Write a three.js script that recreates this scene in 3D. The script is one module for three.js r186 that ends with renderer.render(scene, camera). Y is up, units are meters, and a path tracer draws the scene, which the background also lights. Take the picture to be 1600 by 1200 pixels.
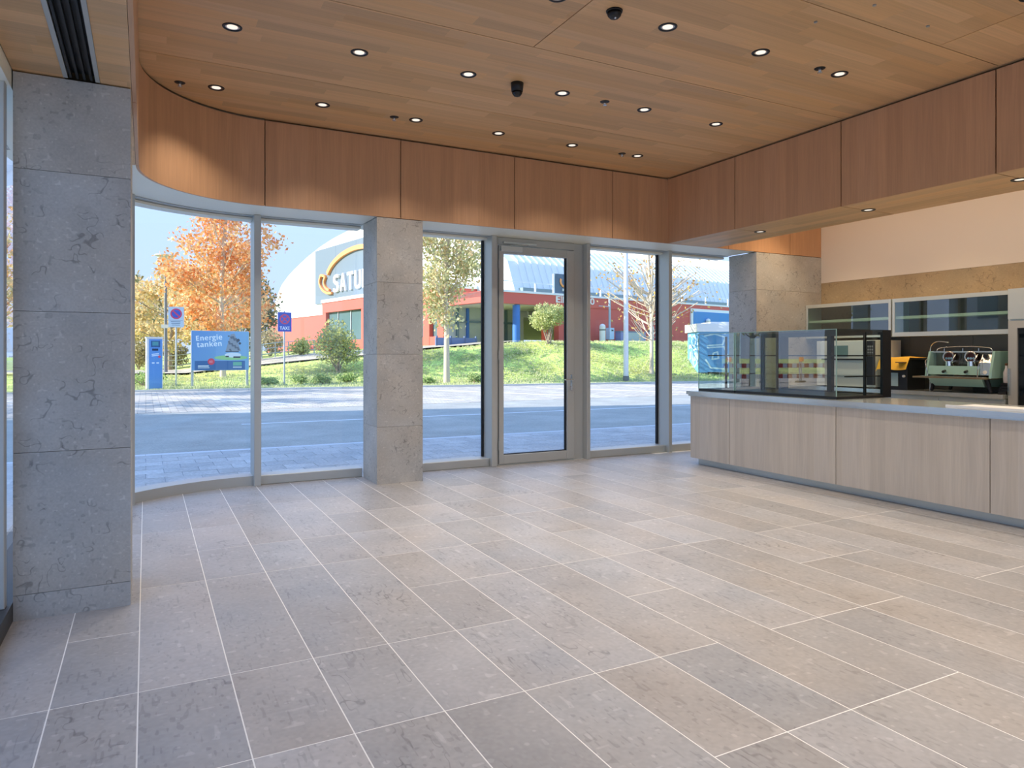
import * as THREE from 'three';
import { mergeGeometries } from 'three/addons/utils/BufferGeometryUtils.js';
import { FontLoader } from 'three/addons/loaders/FontLoader.js';
import { RectAreaLightUniformsLib } from 'three/addons/lights/RectAreaLightUniformsLib.js';
import { TextGeometry } from 'three/addons/geometries/TextGeometry.js';

// ---------- camera, sky, sun, exposure ----------
// room axes: u runs right along the glazed front, v runs from the camera towards it; world = (u, y, -v)
const scene = new THREE.Scene();
const camera = new THREE.PerspectiveCamera(2 * Math.atan(600 / 1100.4) * 180 / Math.PI, 4 / 3, 0.05, 600);
camera.position.set(0, 1.4, 0);
camera.rotation.y = -27.476 * Math.PI / 180;
camera.setViewOffset(1600, 1200, 0, 45.33, 1600, 1200);
camera.updateProjectionMatrix();
scene.add(camera);

const renderer = new THREE.WebGLRenderer({ antialias: true });
renderer.toneMapping = THREE.LinearToneMapping;
renderer.toneMappingExposure = 2.0;
renderer.shadowMap.enabled = true;

{ // clear autumn sky: pale at the horizon, bluer overhead
  const W = 64, H = 256, d = new Float32Array(W * H * 4);
  for (let j = 0; j < H; j++) {
    const e = Math.max(0, Math.sin(((j + 0.5) / H - 0.5) * Math.PI)), k = Math.pow(1 - e, 2.2);
    const c = [0.29 + 0.05 * k, 0.49 - 0.06 * k, 0.92 - 0.33 * k];
    for (let i = 0; i < W; i++) { const o = (j * W + i) * 4; d[o] = c[0]; d[o + 1] = c[1]; d[o + 2] = c[2]; d[o + 3] = 1; }
  }
  const t = new THREE.DataTexture(d, W, H, THREE.RGBAFormat, THREE.FloatType);
  t.mapping = THREE.EquirectangularReflectionMapping; t.magFilter = THREE.LinearFilter; t.minFilter = THREE.LinearFilter;
  t.colorSpace = THREE.LinearSRGBColorSpace; t.needsUpdate = true;
  scene.background = t; scene.environment = t;
}
RectAreaLightUniformsLib.init();
const SUN = new THREE.Vector3(0.876, -0.438, 0.2).normalize();
const sun = new THREE.DirectionalLight(new THREE.Color(1, 0.93, 0.83), 4.3);
sun.name = 'sun';
sun.position.set(15, 0, -30).addScaledVector(SUN, -120);
sun.target.position.set(15, 0, -30);
sun.castShadow = true;
sun.shadow.camera.left = -90; sun.shadow.camera.right = 90; sun.shadow.camera.top = 70; sun.shadow.camera.bottom = -70; sun.shadow.camera.far = 300;
sun.shadow.mapSize.set(4096, 4096);
scene.add(sun, sun.target);
const LAMP_COLOR = new THREE.Color(1, 0.89, 0.77), LAMP_CD = 2.5, WARM_COLOR = new THREE.Color(1, 0.76, 0.5);

// ---------- helpers ----------
let seed = 7;
const rnd = () => { seed = (seed * 1664525 + 1013904223) >>> 0; return seed / 4294967296; };
const rr = (a, b) => a + (b - a) * rnd();
const clamp = (x, a = 0, b = 1) => Math.min(b, Math.max(a, x));
const mixn = (a, b, t) => a + (b - a) * t;
const smooth = (a, b, x) => { const t = clamp((x - a) / (b - a)); return t * t * (3 - 2 * t); };
const used = {};
const numbered = (n) => { if (!(n in used)) { used[n] = 0; return n; } used[n]++; return n + '_' + String(used[n]).padStart(3, '0'); };
const W3 = (u, y, v) => new THREE.Vector3(u, y, -v);

// uv in metres from the dominant axis of the normal; off shifts the pattern, turn swaps u and v
function muv(g, off = [0, 0], turn = false) {
  if (g.index) g = g.toNonIndexed();
  const p = g.attributes.position, n = p.count, uv = new Float32Array(n * 2), a = new THREE.Vector3(), b = new THREE.Vector3(), c = new THREE.Vector3();
  for (let i = 0; i < n; i += 3) {
    a.fromBufferAttribute(p, i); b.fromBufferAttribute(p, i + 1); c.fromBufferAttribute(p, i + 2);
    const nn = b.clone().sub(a).cross(c.clone().sub(a)), x = Math.abs(nn.x), y = Math.abs(nn.y), z = Math.abs(nn.z);
    for (let k = 0; k < 3; k++) {
      const q = [a, b, c][k]; let s, t;
      if (y >= x && y >= z) { s = q.x; t = -q.z; } else if (x >= z) { s = -q.z; t = q.y; } else { s = q.x; t = q.y; }
      if (turn) [s, t] = [t, s];
      uv[(i + k) * 2] = s + off[0]; uv[(i + k) * 2 + 1] = t + off[1];
    }
  }
  g.setAttribute('uv', new THREE.BufferAttribute(uv, 2));
  return g;
}
const raw = (u0, u1, y0, y1, v0, v1) => new THREE.BoxGeometry(Math.abs(u1 - u0), Math.abs(y1 - y0), Math.abs(v1 - v0)).translate((u0 + u1) / 2, (y0 + y1) / 2, -(v0 + v1) / 2);
const bx = (u0, u1, y0, y1, v0, v1, off, turn) => muv(raw(u0, u1, y0, y1, v0, v1), off, turn);
// box with chamfered vertical/long edges
function cbx(u0, u1, y0, y1, v0, v1, c = 0.004) {
  const s = new THREE.Shape(), w = Math.abs(u1 - u0) / 2 - c, h = Math.abs(y1 - y0) / 2 - c;
  s.moveTo(-w, -h); s.lineTo(w, -h); s.lineTo(w, h); s.lineTo(-w, h); s.closePath();
  const g = new THREE.ExtrudeGeometry(s, { depth: Math.abs(v1 - v0) - 2 * c, bevelEnabled: true, bevelThickness: c, bevelSize: c, bevelSegments: 1 });
  return muv(g.translate((u0 + u1) / 2, (y0 + y1) / 2, -Math.max(v0, v1) + c));
}
function prism(poly, y0, y1, off, turn) {
  const g = new THREE.ExtrudeGeometry(new THREE.Shape(poly.map(([a, b]) => new THREE.Vector2(a, b))), { depth: y1 - y0, bevelEnabled: false });
  return muv(g.rotateX(-Math.PI / 2).translate(0, y0, 0), off, turn);
}
const merge = (list) => mergeGeometries(list.map((g) => { const h = g.index ? g.toNonIndexed() : g; for (const k of Object.keys(h.attributes)) if (!['position', 'normal', 'uv', 'color'].includes(k)) h.deleteAttribute(k); return h; }), false);
const cyl = (p, q, r0, r1 = r0, n = 10) => { // between two world points
  const d = q.clone().sub(p), g = new THREE.CylinderGeometry(r1, r0, d.length(), n);
  return g.applyQuaternion(new THREE.Quaternion().setFromUnitVectors(new THREE.Vector3(0, 1, 0), d.normalize())).translate((p.x + q.x) / 2, (p.y + q.y) / 2, (p.z + q.z) / 2);
};
const disc = (u, y, v, r, h, n = 24) => new THREE.CylinderGeometry(r, r, h, n).translate(u, y, -v);
const tube = (pts, r, n = 24, k = 8) => new THREE.TubeGeometry(new THREE.CatmullRomCurve3(pts), n, r, k);

function shade(o) { o.castShadow = true; o.receiveShadow = true; return o; }
// a Group at the thing's base (u, y, v); parts are given in room coordinates and moved to it
function thing(name, label, category, [u, y, v], group) {
  const o = new THREE.Group(); o.name = numbered(name); o.position.set(u, y, -v);
  o.userData = { label, category }; if (group) o.userData.group = group;
  o.base = o.position.clone(); scene.add(o); return o;
}
function struct(name, [u, y, v] = [0, 0, 0]) {
  const o = new THREE.Group(); o.name = numbered(name); o.position.set(u, y, -v); o.userData = { kind: 'structure' };
  o.base = o.position.clone(); scene.add(o); return o;
}
function part(parent, name, geo, mat, label) {
  const g = geo.translate(-parent.base.x, -parent.base.y, -parent.base.z);
  const m = shade(new THREE.Mesh(g, mat)); m.name = name; m.base = parent.base;
  if (label) m.userData.label = label;
  parent.add(m); return m;
}
function one(name, label, category, geo, mat, group) { // a thing that is one mesh
  geo.computeBoundingBox(); const b = geo.boundingBox, c = new THREE.Vector3((b.min.x + b.max.x) / 2, b.min.y, (b.min.z + b.max.z) / 2);
  const m = shade(new THREE.Mesh(geo.translate(-c.x, -c.y, -c.z), mat)); m.position.copy(c); m.name = numbered(name);
  m.userData = { label, category }; if (group) m.userData.group = group; m.base = c; scene.add(m); return m;
}
function oneStruct(name, geo, mat, kind = 'structure') { const m = shade(new THREE.Mesh(geo, mat)); m.name = numbered(name); m.userData = { kind }; m.base = new THREE.Vector3(); scene.add(m); return m; }
function copy(o, [u, y, v], label, turn = 0) {
  const c = o.clone(); c.name = numbered(o.name.replace(/_\d+$/, '')); c.position.set(u, y, -v); c.rotation.y = turn; c.base = c.position.clone();
  c.userData = { ...o.userData }; if (label) c.userData.label = label; scene.add(c); return c;
}

// ---------- textures ----------
const hash = (x, y, s) => { let h = Math.imul(x, 374761393) ^ Math.imul(y, 668265263) ^ Math.imul(s, 1274126177); h = Math.imul(h ^ (h >>> 13), 1274126177); return ((h ^ (h >>> 16)) >>> 0) / 4294967296; };
function vn(x, y, px, py, s) { // tiling value noise with periods px, py
  const xi = Math.floor(x), yi = Math.floor(y), fx = x - xi, fy = y - yi, a = fx * fx * (3 - 2 * fx), b = fy * fy * (3 - 2 * fy);
  const m = (n, p) => ((n % p) + p) % p, x0 = m(xi, px), x1 = m(xi + 1, px), y0 = m(yi, py), y1 = m(yi + 1, py);
  return mixn(mixn(hash(x0, y0, s), hash(x1, y0, s), a), mixn(hash(x0, y1, s), hash(x1, y1, s), a), b);
}
const fbm = (x, y, px, py, s, o = 4) => { let t = 0, w = 0.5, n = 0; for (let k = 0; k < o; k++) { t += w * vn(x, y, px, py, s + k * 17); n += w; x *= 2; y *= 2; px *= 2; py *= 2; w *= 0.55; } return t / n; };
function tex(w, h, wm, hm, f, srgb = true) { // f(x 0..1, y 0..1) -> [r, g, b] 0..1; covers wm x hm metres
  const d = new Uint8Array(w * h * 4);
  for (let j = 0; j < h; j++) for (let i = 0; i < w; i++) {
    const c = f(i / w, j / h), o = (j * w + i) * 4;
    d[o] = clamp(c[0]) * 255; d[o + 1] = clamp(c[1]) * 255; d[o + 2] = clamp(c[2]) * 255; d[o + 3] = 255;
  }
  const t = new THREE.DataTexture(d, w, h, THREE.RGBAFormat);
  t.wrapS = t.wrapT = THREE.RepeatWrapping; t.magFilter = THREE.LinearFilter; t.minFilter = THREE.LinearMipmapLinearFilter; t.generateMipmaps = true;
  if (srgb) t.colorSpace = THREE.SRGBColorSpace;
  t.repeat.set(1 / wm, 1 / hm); t.needsUpdate = true; return t;
}
function canvasTex(w, h, draw) {
  const c = document.createElement('canvas'); c.width = w; c.height = h; draw(c.getContext('2d'), w, h);
  const t = new THREE.CanvasTexture(c); t.colorSpace = THREE.SRGBColorSpace; t.needsUpdate = true; return t;
}
const grain = (x, y, s) => { // y along the grain, 0..1 tiling
  const a = vn(x * 180 + fbm(x * 6, y * 3, 6, 3, s + 5, 2) * 3, y * 4, 180, 4, s), b = vn(x * 420, y * 9, 420, 9, s + 2), c = vn(x * 40, y * 2, 40, 2, s + 3);
  return (a - 0.5) * 0.5 + (b - 0.5) * 0.35 + (c - 0.5) * 0.5;
};
// staves of veneer running along s with butt ends (ceiling)
const texCeiling = tex(2048, 1024, 2.92, 1.458, (x, y) => {
  const row = Math.floor(y * 12), sh = hash(row, 1, 3); let p = (x + sh) % 1, n = 0, acc = 0;
  const L = [0.38, 0.3, 0.32]; while (n < 2 && p > acc + L[n] + (hash(row, n, 5) - 0.5) * 0.14) { acc += L[n]; n++; }
  const tone = (hash(row, n, 9) - 0.5) * 0.09 + (hash(row >> 1, 3, 8) - 0.5) * 0.04, warm = (hash(row, n, 11) - 0.5) * 0.05, g = grain(y, x, row * 7 + n) * 0.075;
  const l = 0.86 + tone + g; return [l + warm * 0.5, l, l - warm];
});
// vertical quarter-sawn veneer (fascia and counter fronts)
const stave = (x) => { let k = 0, e = 0; const w = [0.07, 0.11, 0.085, 0.13, 0.06, 0.095, 0.12, 0.075, 0.105, 0.15]; while (k < 9 && x > e + w[k]) { e += w[k]; k++; } return k; };
const texVeneer = tex(2048, 512, 1.43, 1.1, (x, y) => {
  const k = stave(x), l = 0.87 + (hash(k, 2, 21) - 0.5) * 0.035 + grain(x, y, 60 + k) * 0.07, w = (hash(k, 4, 23) - 0.5) * 0.02;
  return [l + w * 0.5, l, l - w];
});
// fossil limestone: fl = strength of dark flecks
function stoneTex(size, m, s, fl, sx, sy, tint) {
  return tex(size, size, m, m, (x, y) => {
    const base = fbm(x * 6, y * 6, 6, 6, s, 5) - 0.5, fine = vn(x * 200, y * 200, 200, 200, s + 3) - 0.5, cl = fbm(x * 3, y * 3, 3, 3, s + 9, 2);
    const wob = fbm(x * 24, y * 24, 24, 24, s + 31, 2) * 1.4;
    const rid = 1 - Math.abs(vn(x * sx + wob, y * sy + wob, sx, sy, s + 40) - 0.5) * 2; // thin curved fossil strokes
    const f1 = smooth(0.86, 0.97, rid) * smooth(0.6, 0.74, vn(x * sx * 0.5, y * sy * 0.5, sx / 2, sy / 2, s + 45)) * smooth(0.4, 0.6, cl), f2 = smooth(0.78, 0.84, vn(x * sx * 2 + wob, y * sy * 2, sx * 2, sy * 2, s + 50)) * smooth(0.35, 0.6, fbm(x * 5, y * 5, 5, 5, s + 55, 2));
    const li = smooth(0.86, 0.93, vn(x * 90, y * 90, 90, 90, s + 60)) * 0.07;
    const l = 0.84 + base * 0.16 + fine * 0.05 - (f1 + f2 * 0.5) * fl + li, w = (fbm(x * 4, y * 4, 4, 4, s + 70, 3) - 0.5) * tint;
    return [l + w, l, l - w * 1.2];
  });
}
const texFloor = stoneTex(2048, 2.9, 101, 0.13, 40, 120, 0.05);
const texPillar = stoneTex(1024, 1.5, 202, 0.16, 40, 40, 0.04);
const texAsphalt = tex(512, 512, 4, 4, (x, y) => { const l = 0.8 + (fbm(x * 5, y * 5, 5, 5, 301, 4) - 0.5) * 0.16 + (vn(x * 230, y * 230, 230, 230, 303) - 0.5) * 0.12; return [l, l, l]; });
const texGrass = tex(1024, 1024, 12, 12, (x, y) => {
  const a = fbm(x * 10, y * 10, 10, 10, 401, 5), b = vn(x * 300, y * 300, 300, 300, 403), c = fbm(x * 5, y * 5, 5, 5, 405, 3), l = 0.72 + (a - 0.5) * 0.6 + (b - 0.5) * 0.4;
  return [l * mixn(0.86, 1.06, c), l * 1.04, l * 0.66];
});
const texPaver = tex(1024, 1024, 3.2, 3.2, (x, y) => {
  const r = Math.floor(y * 16), c = Math.floor((x + (r % 2) * 0.0625) * 8), fx = (x + (r % 2) * 0.0625) * 8 - c, fy = y * 16 - r, j = Math.min(fx, 1 - fx) * 2 < 0.06 || Math.min(fy, 1 - fy) < 0.06;
  const l = j ? 0.55 : 0.82 + (hash(c % 8, r, 501) - 0.5) * 0.16 + (vn(x * 200, y * 200, 200, 200, 503) - 0.5) * 0.08; return [l, l * 0.99, l * 0.97];
});
const texSteel = tex(512, 512, 0.8, 0.8, (x, y) => { const l = 0.5 + (vn(x * 3, y * 400, 3, 400, 601) - 0.5) * 0.5; return [l, l, l]; }, false);

// ---------- materials ----------
const std = (color, o = {}) => new THREE.MeshStandardMaterial({ color, roughness: 0.6, metalness: 0, ...o });
const phys = (color, o = {}) => new THREE.MeshPhysicalMaterial({ color, roughness: 0.5, ...o });
const M = {
  ceiling: std(0xf6c48c, { map: texCeiling, roughness: 0.5 }),
  fascia: std(0xe8b488, { map: texVeneer, roughness: 0.5 }),
  oakPale: std(0xe8ddce, { map: texVeneer, roughness: 0.5 }),
  soffitWood: std(0xf6c48c, { map: texCeiling, roughness: 0.5 }),
  core: std(0xb59d7c, { roughness: 0.9 }),
  grout: std(0xf0ede6, { roughness: 0.9 }),
  floor: [0xcac6c2, 0xc5c0bb, 0xcecac7, 0xc2beba].map((c) => phys(c, { map: texFloor, roughness: 0.42, specularIntensity: 0.7 })),
  pillar: std(0xdcd8d0, { map: texPillar, roughness: 0.55 }),
  band: std(0xcdb48e, { map: texPillar, roughness: 0.6 }),
  frame: std(0xbdbfbb, { metalness: 0.3, roughness: 0.4 }),
  soffitMetal: std(0xf4efdc, { metalness: 0.05, roughness: 0.45 }),
  gasket: std(0x101418, { roughness: 0.7 }),
  glass: phys(0xffffff, { transmission: 1, roughness: 0, thickness: 0, ior: 1.5 }),
  glassTint: phys(0xe4f2ee, { transmission: 1, roughness: 0, thickness: 0, ior: 1.5 }),
  glassCase: phys(0xeaf5f2, { transmission: 1, roughness: 0, thickness: 0, ior: 2.3 }),
  glassEdge: phys(0x9fc4ba, { roughness: 0.15, metalness: 0.1 }),
  white: std(0xe2d8cc, { roughness: 0.85 }),
  whitePaint: std(0xe9e9e6, { roughness: 0.5 }),
  steel: std(0xdde3e3, { metalness: 0.75, roughness: 0.22 }),
  steelSoft: std(0xd2dad8, { metalness: 0.5, roughness: 0.36 }),
  black: std(0x14161a, { roughness: 0.45 }),
  blackGloss: phys(0x0c0e10, { roughness: 0.2 }),
  chrome: std(0xd9dcdc, { metalness: 1, roughness: 0.12 }),
  splash: std(0x5c5f5d, { roughness: 0.45 }),
  lampGlow: std(0xfff1dc, { emissive: new THREE.Color(1, 0.9, 0.78), emissiveIntensity: 0.42 }),
  reflector: std(0xd6d0c8, { metalness: 0.8, roughness: 0.3 }),
};
// ---------- room shell ----------
const HB = 2.896, HC = 3.773, VB = 7.409, UB = 6.212, VG = 8.17, CU = 1.06, CV = 6.3; // fascia bottom, ceiling, fascia planes, glass plane, centre of the rounded corner
const arcPts = (r, a0, a1, n = 28) => Array.from({ length: n + 1 }, (_, i) => { const a = mixn(a0, a1, i / n); return [CU + r * Math.cos(a), CV + r * Math.sin(a)]; });
const PI = Math.PI;
const paneGeo = (u0, u1, y0, y1, v) => new THREE.PlaneGeometry(u1 - u0, y1 - y0).translate((u0 + u1) / 2, (y0 + y1) / 2, -v);

{ // floor: limestone slabs on a pale grout bed
  const f = struct('floor');
  const edge = arcPts(1.72, PI, PI / 2, 30);
  part(f, 'grout_bed', prism([[-0.66, -1.8], [9.3, -1.8], [9.3, 8.02], ...edge.slice().reverse()], -0.2, -0.0005), M.grout);
  const lim = (u) => (u >= CU ? 8.0 : CV + Math.sqrt(Math.max(0, 1.71 * 1.71 - (CU - u) ** 2)));
  const joints = [-1.06, -0.33, 0.394, 1.122, 1.85, 2.579, 3.308, 4.036, 4.764, 5.492, 6.22, 6.948, 7.676];
  const keep = (k, j) => { // joints read from the photograph, the rest irregular
    if (j === 6) return k <= 4; if (j === 5) return k <= 6 || k === 8 || k === 10 || k > 12;
    if (j === 4) return (k >= 5 && k <= 8) || k > 10; if (j === 7) return k === -1 || k === 4 || k === 7 || k === 9 || k > 11; if (j === 8) return k >= 4 && k <= 6 || k === -2 || k === 8 || k === 10;
    return hash(k + 5, j, 77) > 0.42;
  };
  const g = 0.0027;
  for (let k = -2; k <= 17; k++) {
    const u0 = k === -2 ? -0.65 : k === -1 ? -0.339 : -0.028 + 0.357 * k, u1 = k === -2 ? -0.339 : -0.028 + 0.357 * (k + 1);
    let v0 = -1.06;
    for (let j = 1; j <= joints.length; j++) {
      const last = j === joints.length, v1 = last ? 9 : joints[j];
      if (!last && !keep(k, j) && v1 - v0 < 1.4) continue;
      const a0 = u0 + g, a1 = u1 - g, b0 = v0 + g, top = Math.min(v1 - g, 99), poly = [[a0, b0], [a1, b0]];
      const n = a0 < CU ? 8 : 1, up = [];
      for (let i = 0; i <= n; i++) { const uu = mixn(a1, a0, i / n); up.push([uu, Math.max(b0 + 0.001, Math.min(top, lim(uu)))]); }
      if (Math.max(...up.map((q) => q[1])) - b0 > 0.02) part(f, 'stone_slab', prism([...poly, ...up], -0.02, 0, [rr(0, 2.9), rr(0, 2.9)], true), M.floor[Math.floor(rnd() * 4)]);
      v0 = v1;
    }
  }
  const rest = []; // slabs behind the camera
  for (let u = -0.65; u < 9.2; u += 0.714) rest.push(bx(u + g, Math.min(9.25, u + 0.714) - g, -0.02, 0, -1.72, -1.062));
  rest.push(bx(6.4, 9.25, -0.02, 0, -1.06, 7.9));
  part(f, 'slab_field', merge(rest), M.floor[0]).userData.kind = 'stuff';
}

{ // ceiling: veneered panels with narrow open joints, dark void behind
  const c = struct('ceiling');
  const j = 0.0042, rows = [-1.75, -1.09, 0.368, 1.826, 3.285, 4.74, 6.2];
  const cut = [[0.9, 4.6], [2.3, 4.8], [1.5, 4.2], [2.9, 5.4], [2.65, 5.5], [2.65], [], [1.25]]; // cross joints of each row
  for (let i = 0; i < 6; i++) {
    const us = [-0.06, ...(i === 4 ? [2.65] : i === 5 ? [] : cut[i]), UB];
    for (let k = 0; k < us.length - 1; k++) part(c, 'ceiling_panel', bx(us[k] + j, us[k + 1] - j, HC, HC + 0.02, rows[i] + j, rows[i + 1] - j, [rr(0, 2), i * 0.7]), M.ceiling);
  }
  const arc = arcPts(1.12, PI, PI / 2, 40);
  part(c, 'ceiling_panel', prism([[-0.06 + j, 6.2 + j], [UB - j, 6.2 + j], [UB - j, VB + 0.05], [CU, VB + 0.05], ...arc.map(([u, v]) => [u, v]).reverse()], HC, HC + 0.02, [0.3, 0.2]), M.ceiling);
  part(c, 'ceiling_panel', bx(UB + 0.02, 9.21, HC, HC + 0.02, -1.75, VB), M.ceiling);
  part(c, 'void_lining', bx(-0.9, 9.4, HC + 0.03, HC + 0.25, -1.95, 8.4), M.core);
}

const TOP = HC - 0.022; // shadow gap between fascia and ceiling
{ // fascia above the glazing, with its rounded corner
  const w = struct('wall_front'), j = 0.005, us = [CU, 2.478, 3.887, 5.304, UB, 7.3, 8.53, 9.21];
  for (let k = 0; k < us.length - 1; k++) part(w, 'fascia_panel', bx(us[k] + j, us[k + 1] - (k === 3 ? 0 : j), HB, k > 3 ? HC : TOP, VB, VB + 0.022, [rr(0, 1.4), 0]), M.fascia);
  const o = arcPts(1.13, PI, PI / 2, 48), n = arcPts(1.108, PI / 2, PI, 48);
  const g = prism([...o.map(([a, b]) => [a - (a > CU - 0.02 ? j : 0), b]), ...n.map(([a, b]) => [a - (a > CU - 0.02 ? j : 0), b])], HB, TOP);
  { const p = g.attributes.position, uv = g.attributes.uv; for (let i = 0; i < p.count; i++) uv.setXY(i, Math.atan2(-p.getZ(i) - CV, p.getX(i) - CU) * 1.12, p.getY(i)); }
  part(w, 'curved_fascia_panel', g, M.fascia);
  part(w, 'fascia_core', bx(CU, 9.21, HB + 0.004, HC + 0.03, VB + 0.06, VB + 0.2), M.core);
  part(w, 'fascia_core', prism([...arcPts(1.3, PI, PI / 2, 30), ...arcPts(1.17, PI / 2, PI, 30)], HB + 0.004, HC + 0.03), M.core);
}
{ // left: fascia continuing towards the camera
  const w = struct('wall_left'), vs = [-1.7, -1.09, 0.368, 1.826, 3.285, 4.74, 6.3], j = 0.005;
  for (let k = 0; k < 6; k++) part(w, 'fascia_panel', bx(-0.07, -0.048, HB, TOP, vs[k] + j, vs[k + 1] - j, [rr(0, 1.4), 0]), M.fascia);
  part(w, 'fascia_core', bx(-0.22, -0.075, HB + 0.004, HC + 0.03, -1.75, 6.3), M.core);
}
{ // dropped beam over the counter
  const w = struct('trim_1'), vs = [-1.7, -1.06, 0.4, 1.855, 3.308, 4.764, 6.206, VB], j = 0.006;
  for (let k = 0; k < 7; k++) {
    part(w, 'fascia_panel', bx(UB, UB + 0.022, HB, TOP, vs[k] + j, vs[k + 1] - (k === 6 ? 0 : j), [rr(0, 1.4), 0]), M.fascia);
    part(w, 'soffit_panel', bx(UB + 0.022, 7.06, HB, HB + 0.02, vs[k] + j, vs[k + 1] - j, [rr(0, 2), rr(0, 1)], true), M.soffitWood);
    part(w, 'rear_panel', bx(7.04, 7.06, HB + 0.02, HC, vs[k] + j, vs[k + 1] - j, [rr(0, 1.4), 0]), M.fascia);
  }
  part(w, 'beam_core', bx(UB + 0.07, 7.03, HB + 0.03, HC + 0.03, -1.75, VB), M.core);
}
{ // wooden soffit above the left pillar
  const w = struct('trim_2'), vs = [-1.7, 0.35, 2.1, 4.48, 6.3], j = 0.003;
  for (let k = 0; k < 4; k++) { part(w, 'soffit_panel', bx(-0.62, -0.394, HB, HB + 0.02, vs[k] + j, vs[k + 1] - j, [rr(0, 2), rr(0, 1)]), M.soffitWood); part(w, 'soffit_panel', bx(-0.222, -0.072, HB, HB + 0.02, vs[k] + j, vs[k + 1] - j, [rr(0, 2), rr(0, 1)]), M.soffitWood); }
  part(w, 'soffit_core', bx(-0.66, -0.075, HB + 0.06, HB + 0.1, -1.75, 6.3), M.core);
}
{ // metal soffit strip between fascia and glass
  const w = struct('trim_3'), us = [CU, 2.21, 2.735, 3.88, 5.28, 6.7, 7.84];
  for (let k = 0; k < 6; k++) part(w, 'soffit_sheet', bx(us[k], us[k + 1] - 0.002, HB + 0.002, HB + 0.012, VB + 0.022, 8.3), M.soffitMetal);
  part(w, 'soffit_sheet', prism([...arcPts(2.0, PI, PI / 2, 40), ...arcPts(1.13, PI / 2, PI, 40)], HB + 0.002, HB + 0.012), M.soffitMetal);
}
{ // wall behind the counter
  const w = struct('wall_right');
  part(w, 'plaster', bx(9.21, 9.5, 2.5, HC, -1.75, 8.3), M.white);
  part(w, 'stone_band', bx(9.21, 9.5, 1.6, 2.498, -1.75, 8.3), M.band);
  part(w, 'base_wall', bx(9.21, 9.5, 0, 1.598, -1.75, 8.3), M.splash);
  const vs = [3.2, 4.35, 5.16, 5.98, 6.8, 7.4];
  for (let k = 0; k < 5; k++) part(w, 'splash_panel', bx(9.19, 9.21, 0.96, 1.66, vs[k] + 0.002, vs[k + 1] - 0.002), M.splash);
}
{ // unseen wall behind the camera, its glazing widened to bring in more daylight
  const w = struct('wall_rear');
  part(w, 'plaster', bx(6.3, 9.5, 0, HC + 0.2, -1.9, -1.7), M.white); part(w, 'plaster', bx(-0.9, 6.3, 2.9, HC + 0.2, -1.9, -1.7), M.white);
  part(w, 'sill', bx(-0.8, 6.3, 0, 0.1, -1.85, -1.7), M.frame);
  const us = [-0.75, 0.65, 2.05, 3.45, 4.85, 6.23];
  for (const u of us) part(w, 'post', bx(u, u + 0.07, 0.1, 2.9, -1.85, -1.7), M.frame);
  for (let k = 0; k < 5; k++) part(w, 'glass_pane', paneGeo(us[k] + 0.07, us[k + 1], 0.1, 2.9, -1.78), M.glass);
}
oneStruct('building_above', merge([bx(-0.95, 40, HC + 0.25, 4.7, -2.2, 8.35), bx(9.5, 40, -0.1, HC + 0.3, -2.2, 8.35), bx(-0.95, 9.5, 3.1, HC + 0.3, 8.25, 8.4)]), std(0x9a9a98, { roughness: 0.8 }));

// ---------- stone pillars ----------
function pillar(label, u0, u1, v0, v1, ys) {
  const t = thing('stone_pillar', label, 'pillar', [(u0 + u1) / 2, 0, (v0 + v1) / 2]);
  for (let k = 0; k < ys.length - 1; k++) {
    const a = ys[k] + (k ? 0.0012 : 0), b = ys[k + 1] - 0.0012, o = [rr(0, 1.5), rr(0, 1.5)];
    part(t, 'stone_slab', muv(raw(u0, u1, a, b, v0, v0 + 0.03), o), M.pillar);
    part(t, 'stone_slab', muv(raw(u0, u0 + 0.03, a, b, v0 + 0.031, v1), [o[1], o[0]]), M.pillar);
    part(t, 'stone_slab', muv(raw(u1 - 0.03, u1, a, b, v0 + 0.031, v1), [o[1], o[0] + 0.4]), M.pillar);
  }
  part(t, 'core', bx(u0 + 0.033, u1 - 0.033, 0, HB - 0.006, v0 + 0.033, v1 - 0.002), M.pillar);
  return t;
}
pillar('tall limestone pillar beside the side glazing, under the slot air diffuser', -0.618, -0.075, 4.484, 5.02, [0, 0.134, 0.883, 1.632, 2.384, HB - 0.006]);
pillar('limestone pillar standing between two shop windows, left of the glass door', 2.212, 2.734, VB, 7.95, [0, 0.62, 1.41, 2.19, HB - 0.006]);
pillar('limestone pillar behind the counter, beside the wall cabinets', 7.84, 9.21, VB, 7.95, [0, 0.79, 1.58, 2.35, HB - 0.006]);

// ---------- glazing ----------
const SILL = 0.1, HEAD = 2.862;
let nWin = 0;
function frontWindow(u0, u1, seal) {
  const w = struct('window_' + (++nWin), [(u0 + u1) / 2, 0, 8.1]);
  part(w, 'sill', cbx(u0, u1, 0.0, SILL, 7.99, 8.22, 0.006), M.frame);
  part(w, 'head', bx(u0, u1, HEAD + 0.03, HB, 7.96, 8.22), M.frame);
  part(w, 'head_trim', bx(u0, u1, HEAD, HEAD + 0.026, 8.06, 8.22), M.soffitMetal);
  part(w, 'glass_pane', paneGeo(u0, u1, SILL, HEAD, VG), M.glass);
  if (seal) part(w, 'gasket', bx(u1 - 0.022, u1, SILL, HEAD, VG - 0.012, VG + 0.03), M.gasket);
}
function mullion(u0, u1, v0 = 7.92, v1 = 8.22) { const m = struct('trim_' + (4 + nMul++), [(u0 + u1) / 2, 0, 8.05]); part(m, 'mullion', cbx(u0, u1, 0, HB, v0, v1, 0.004), M.frame); }
let nMul = 0;
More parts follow.
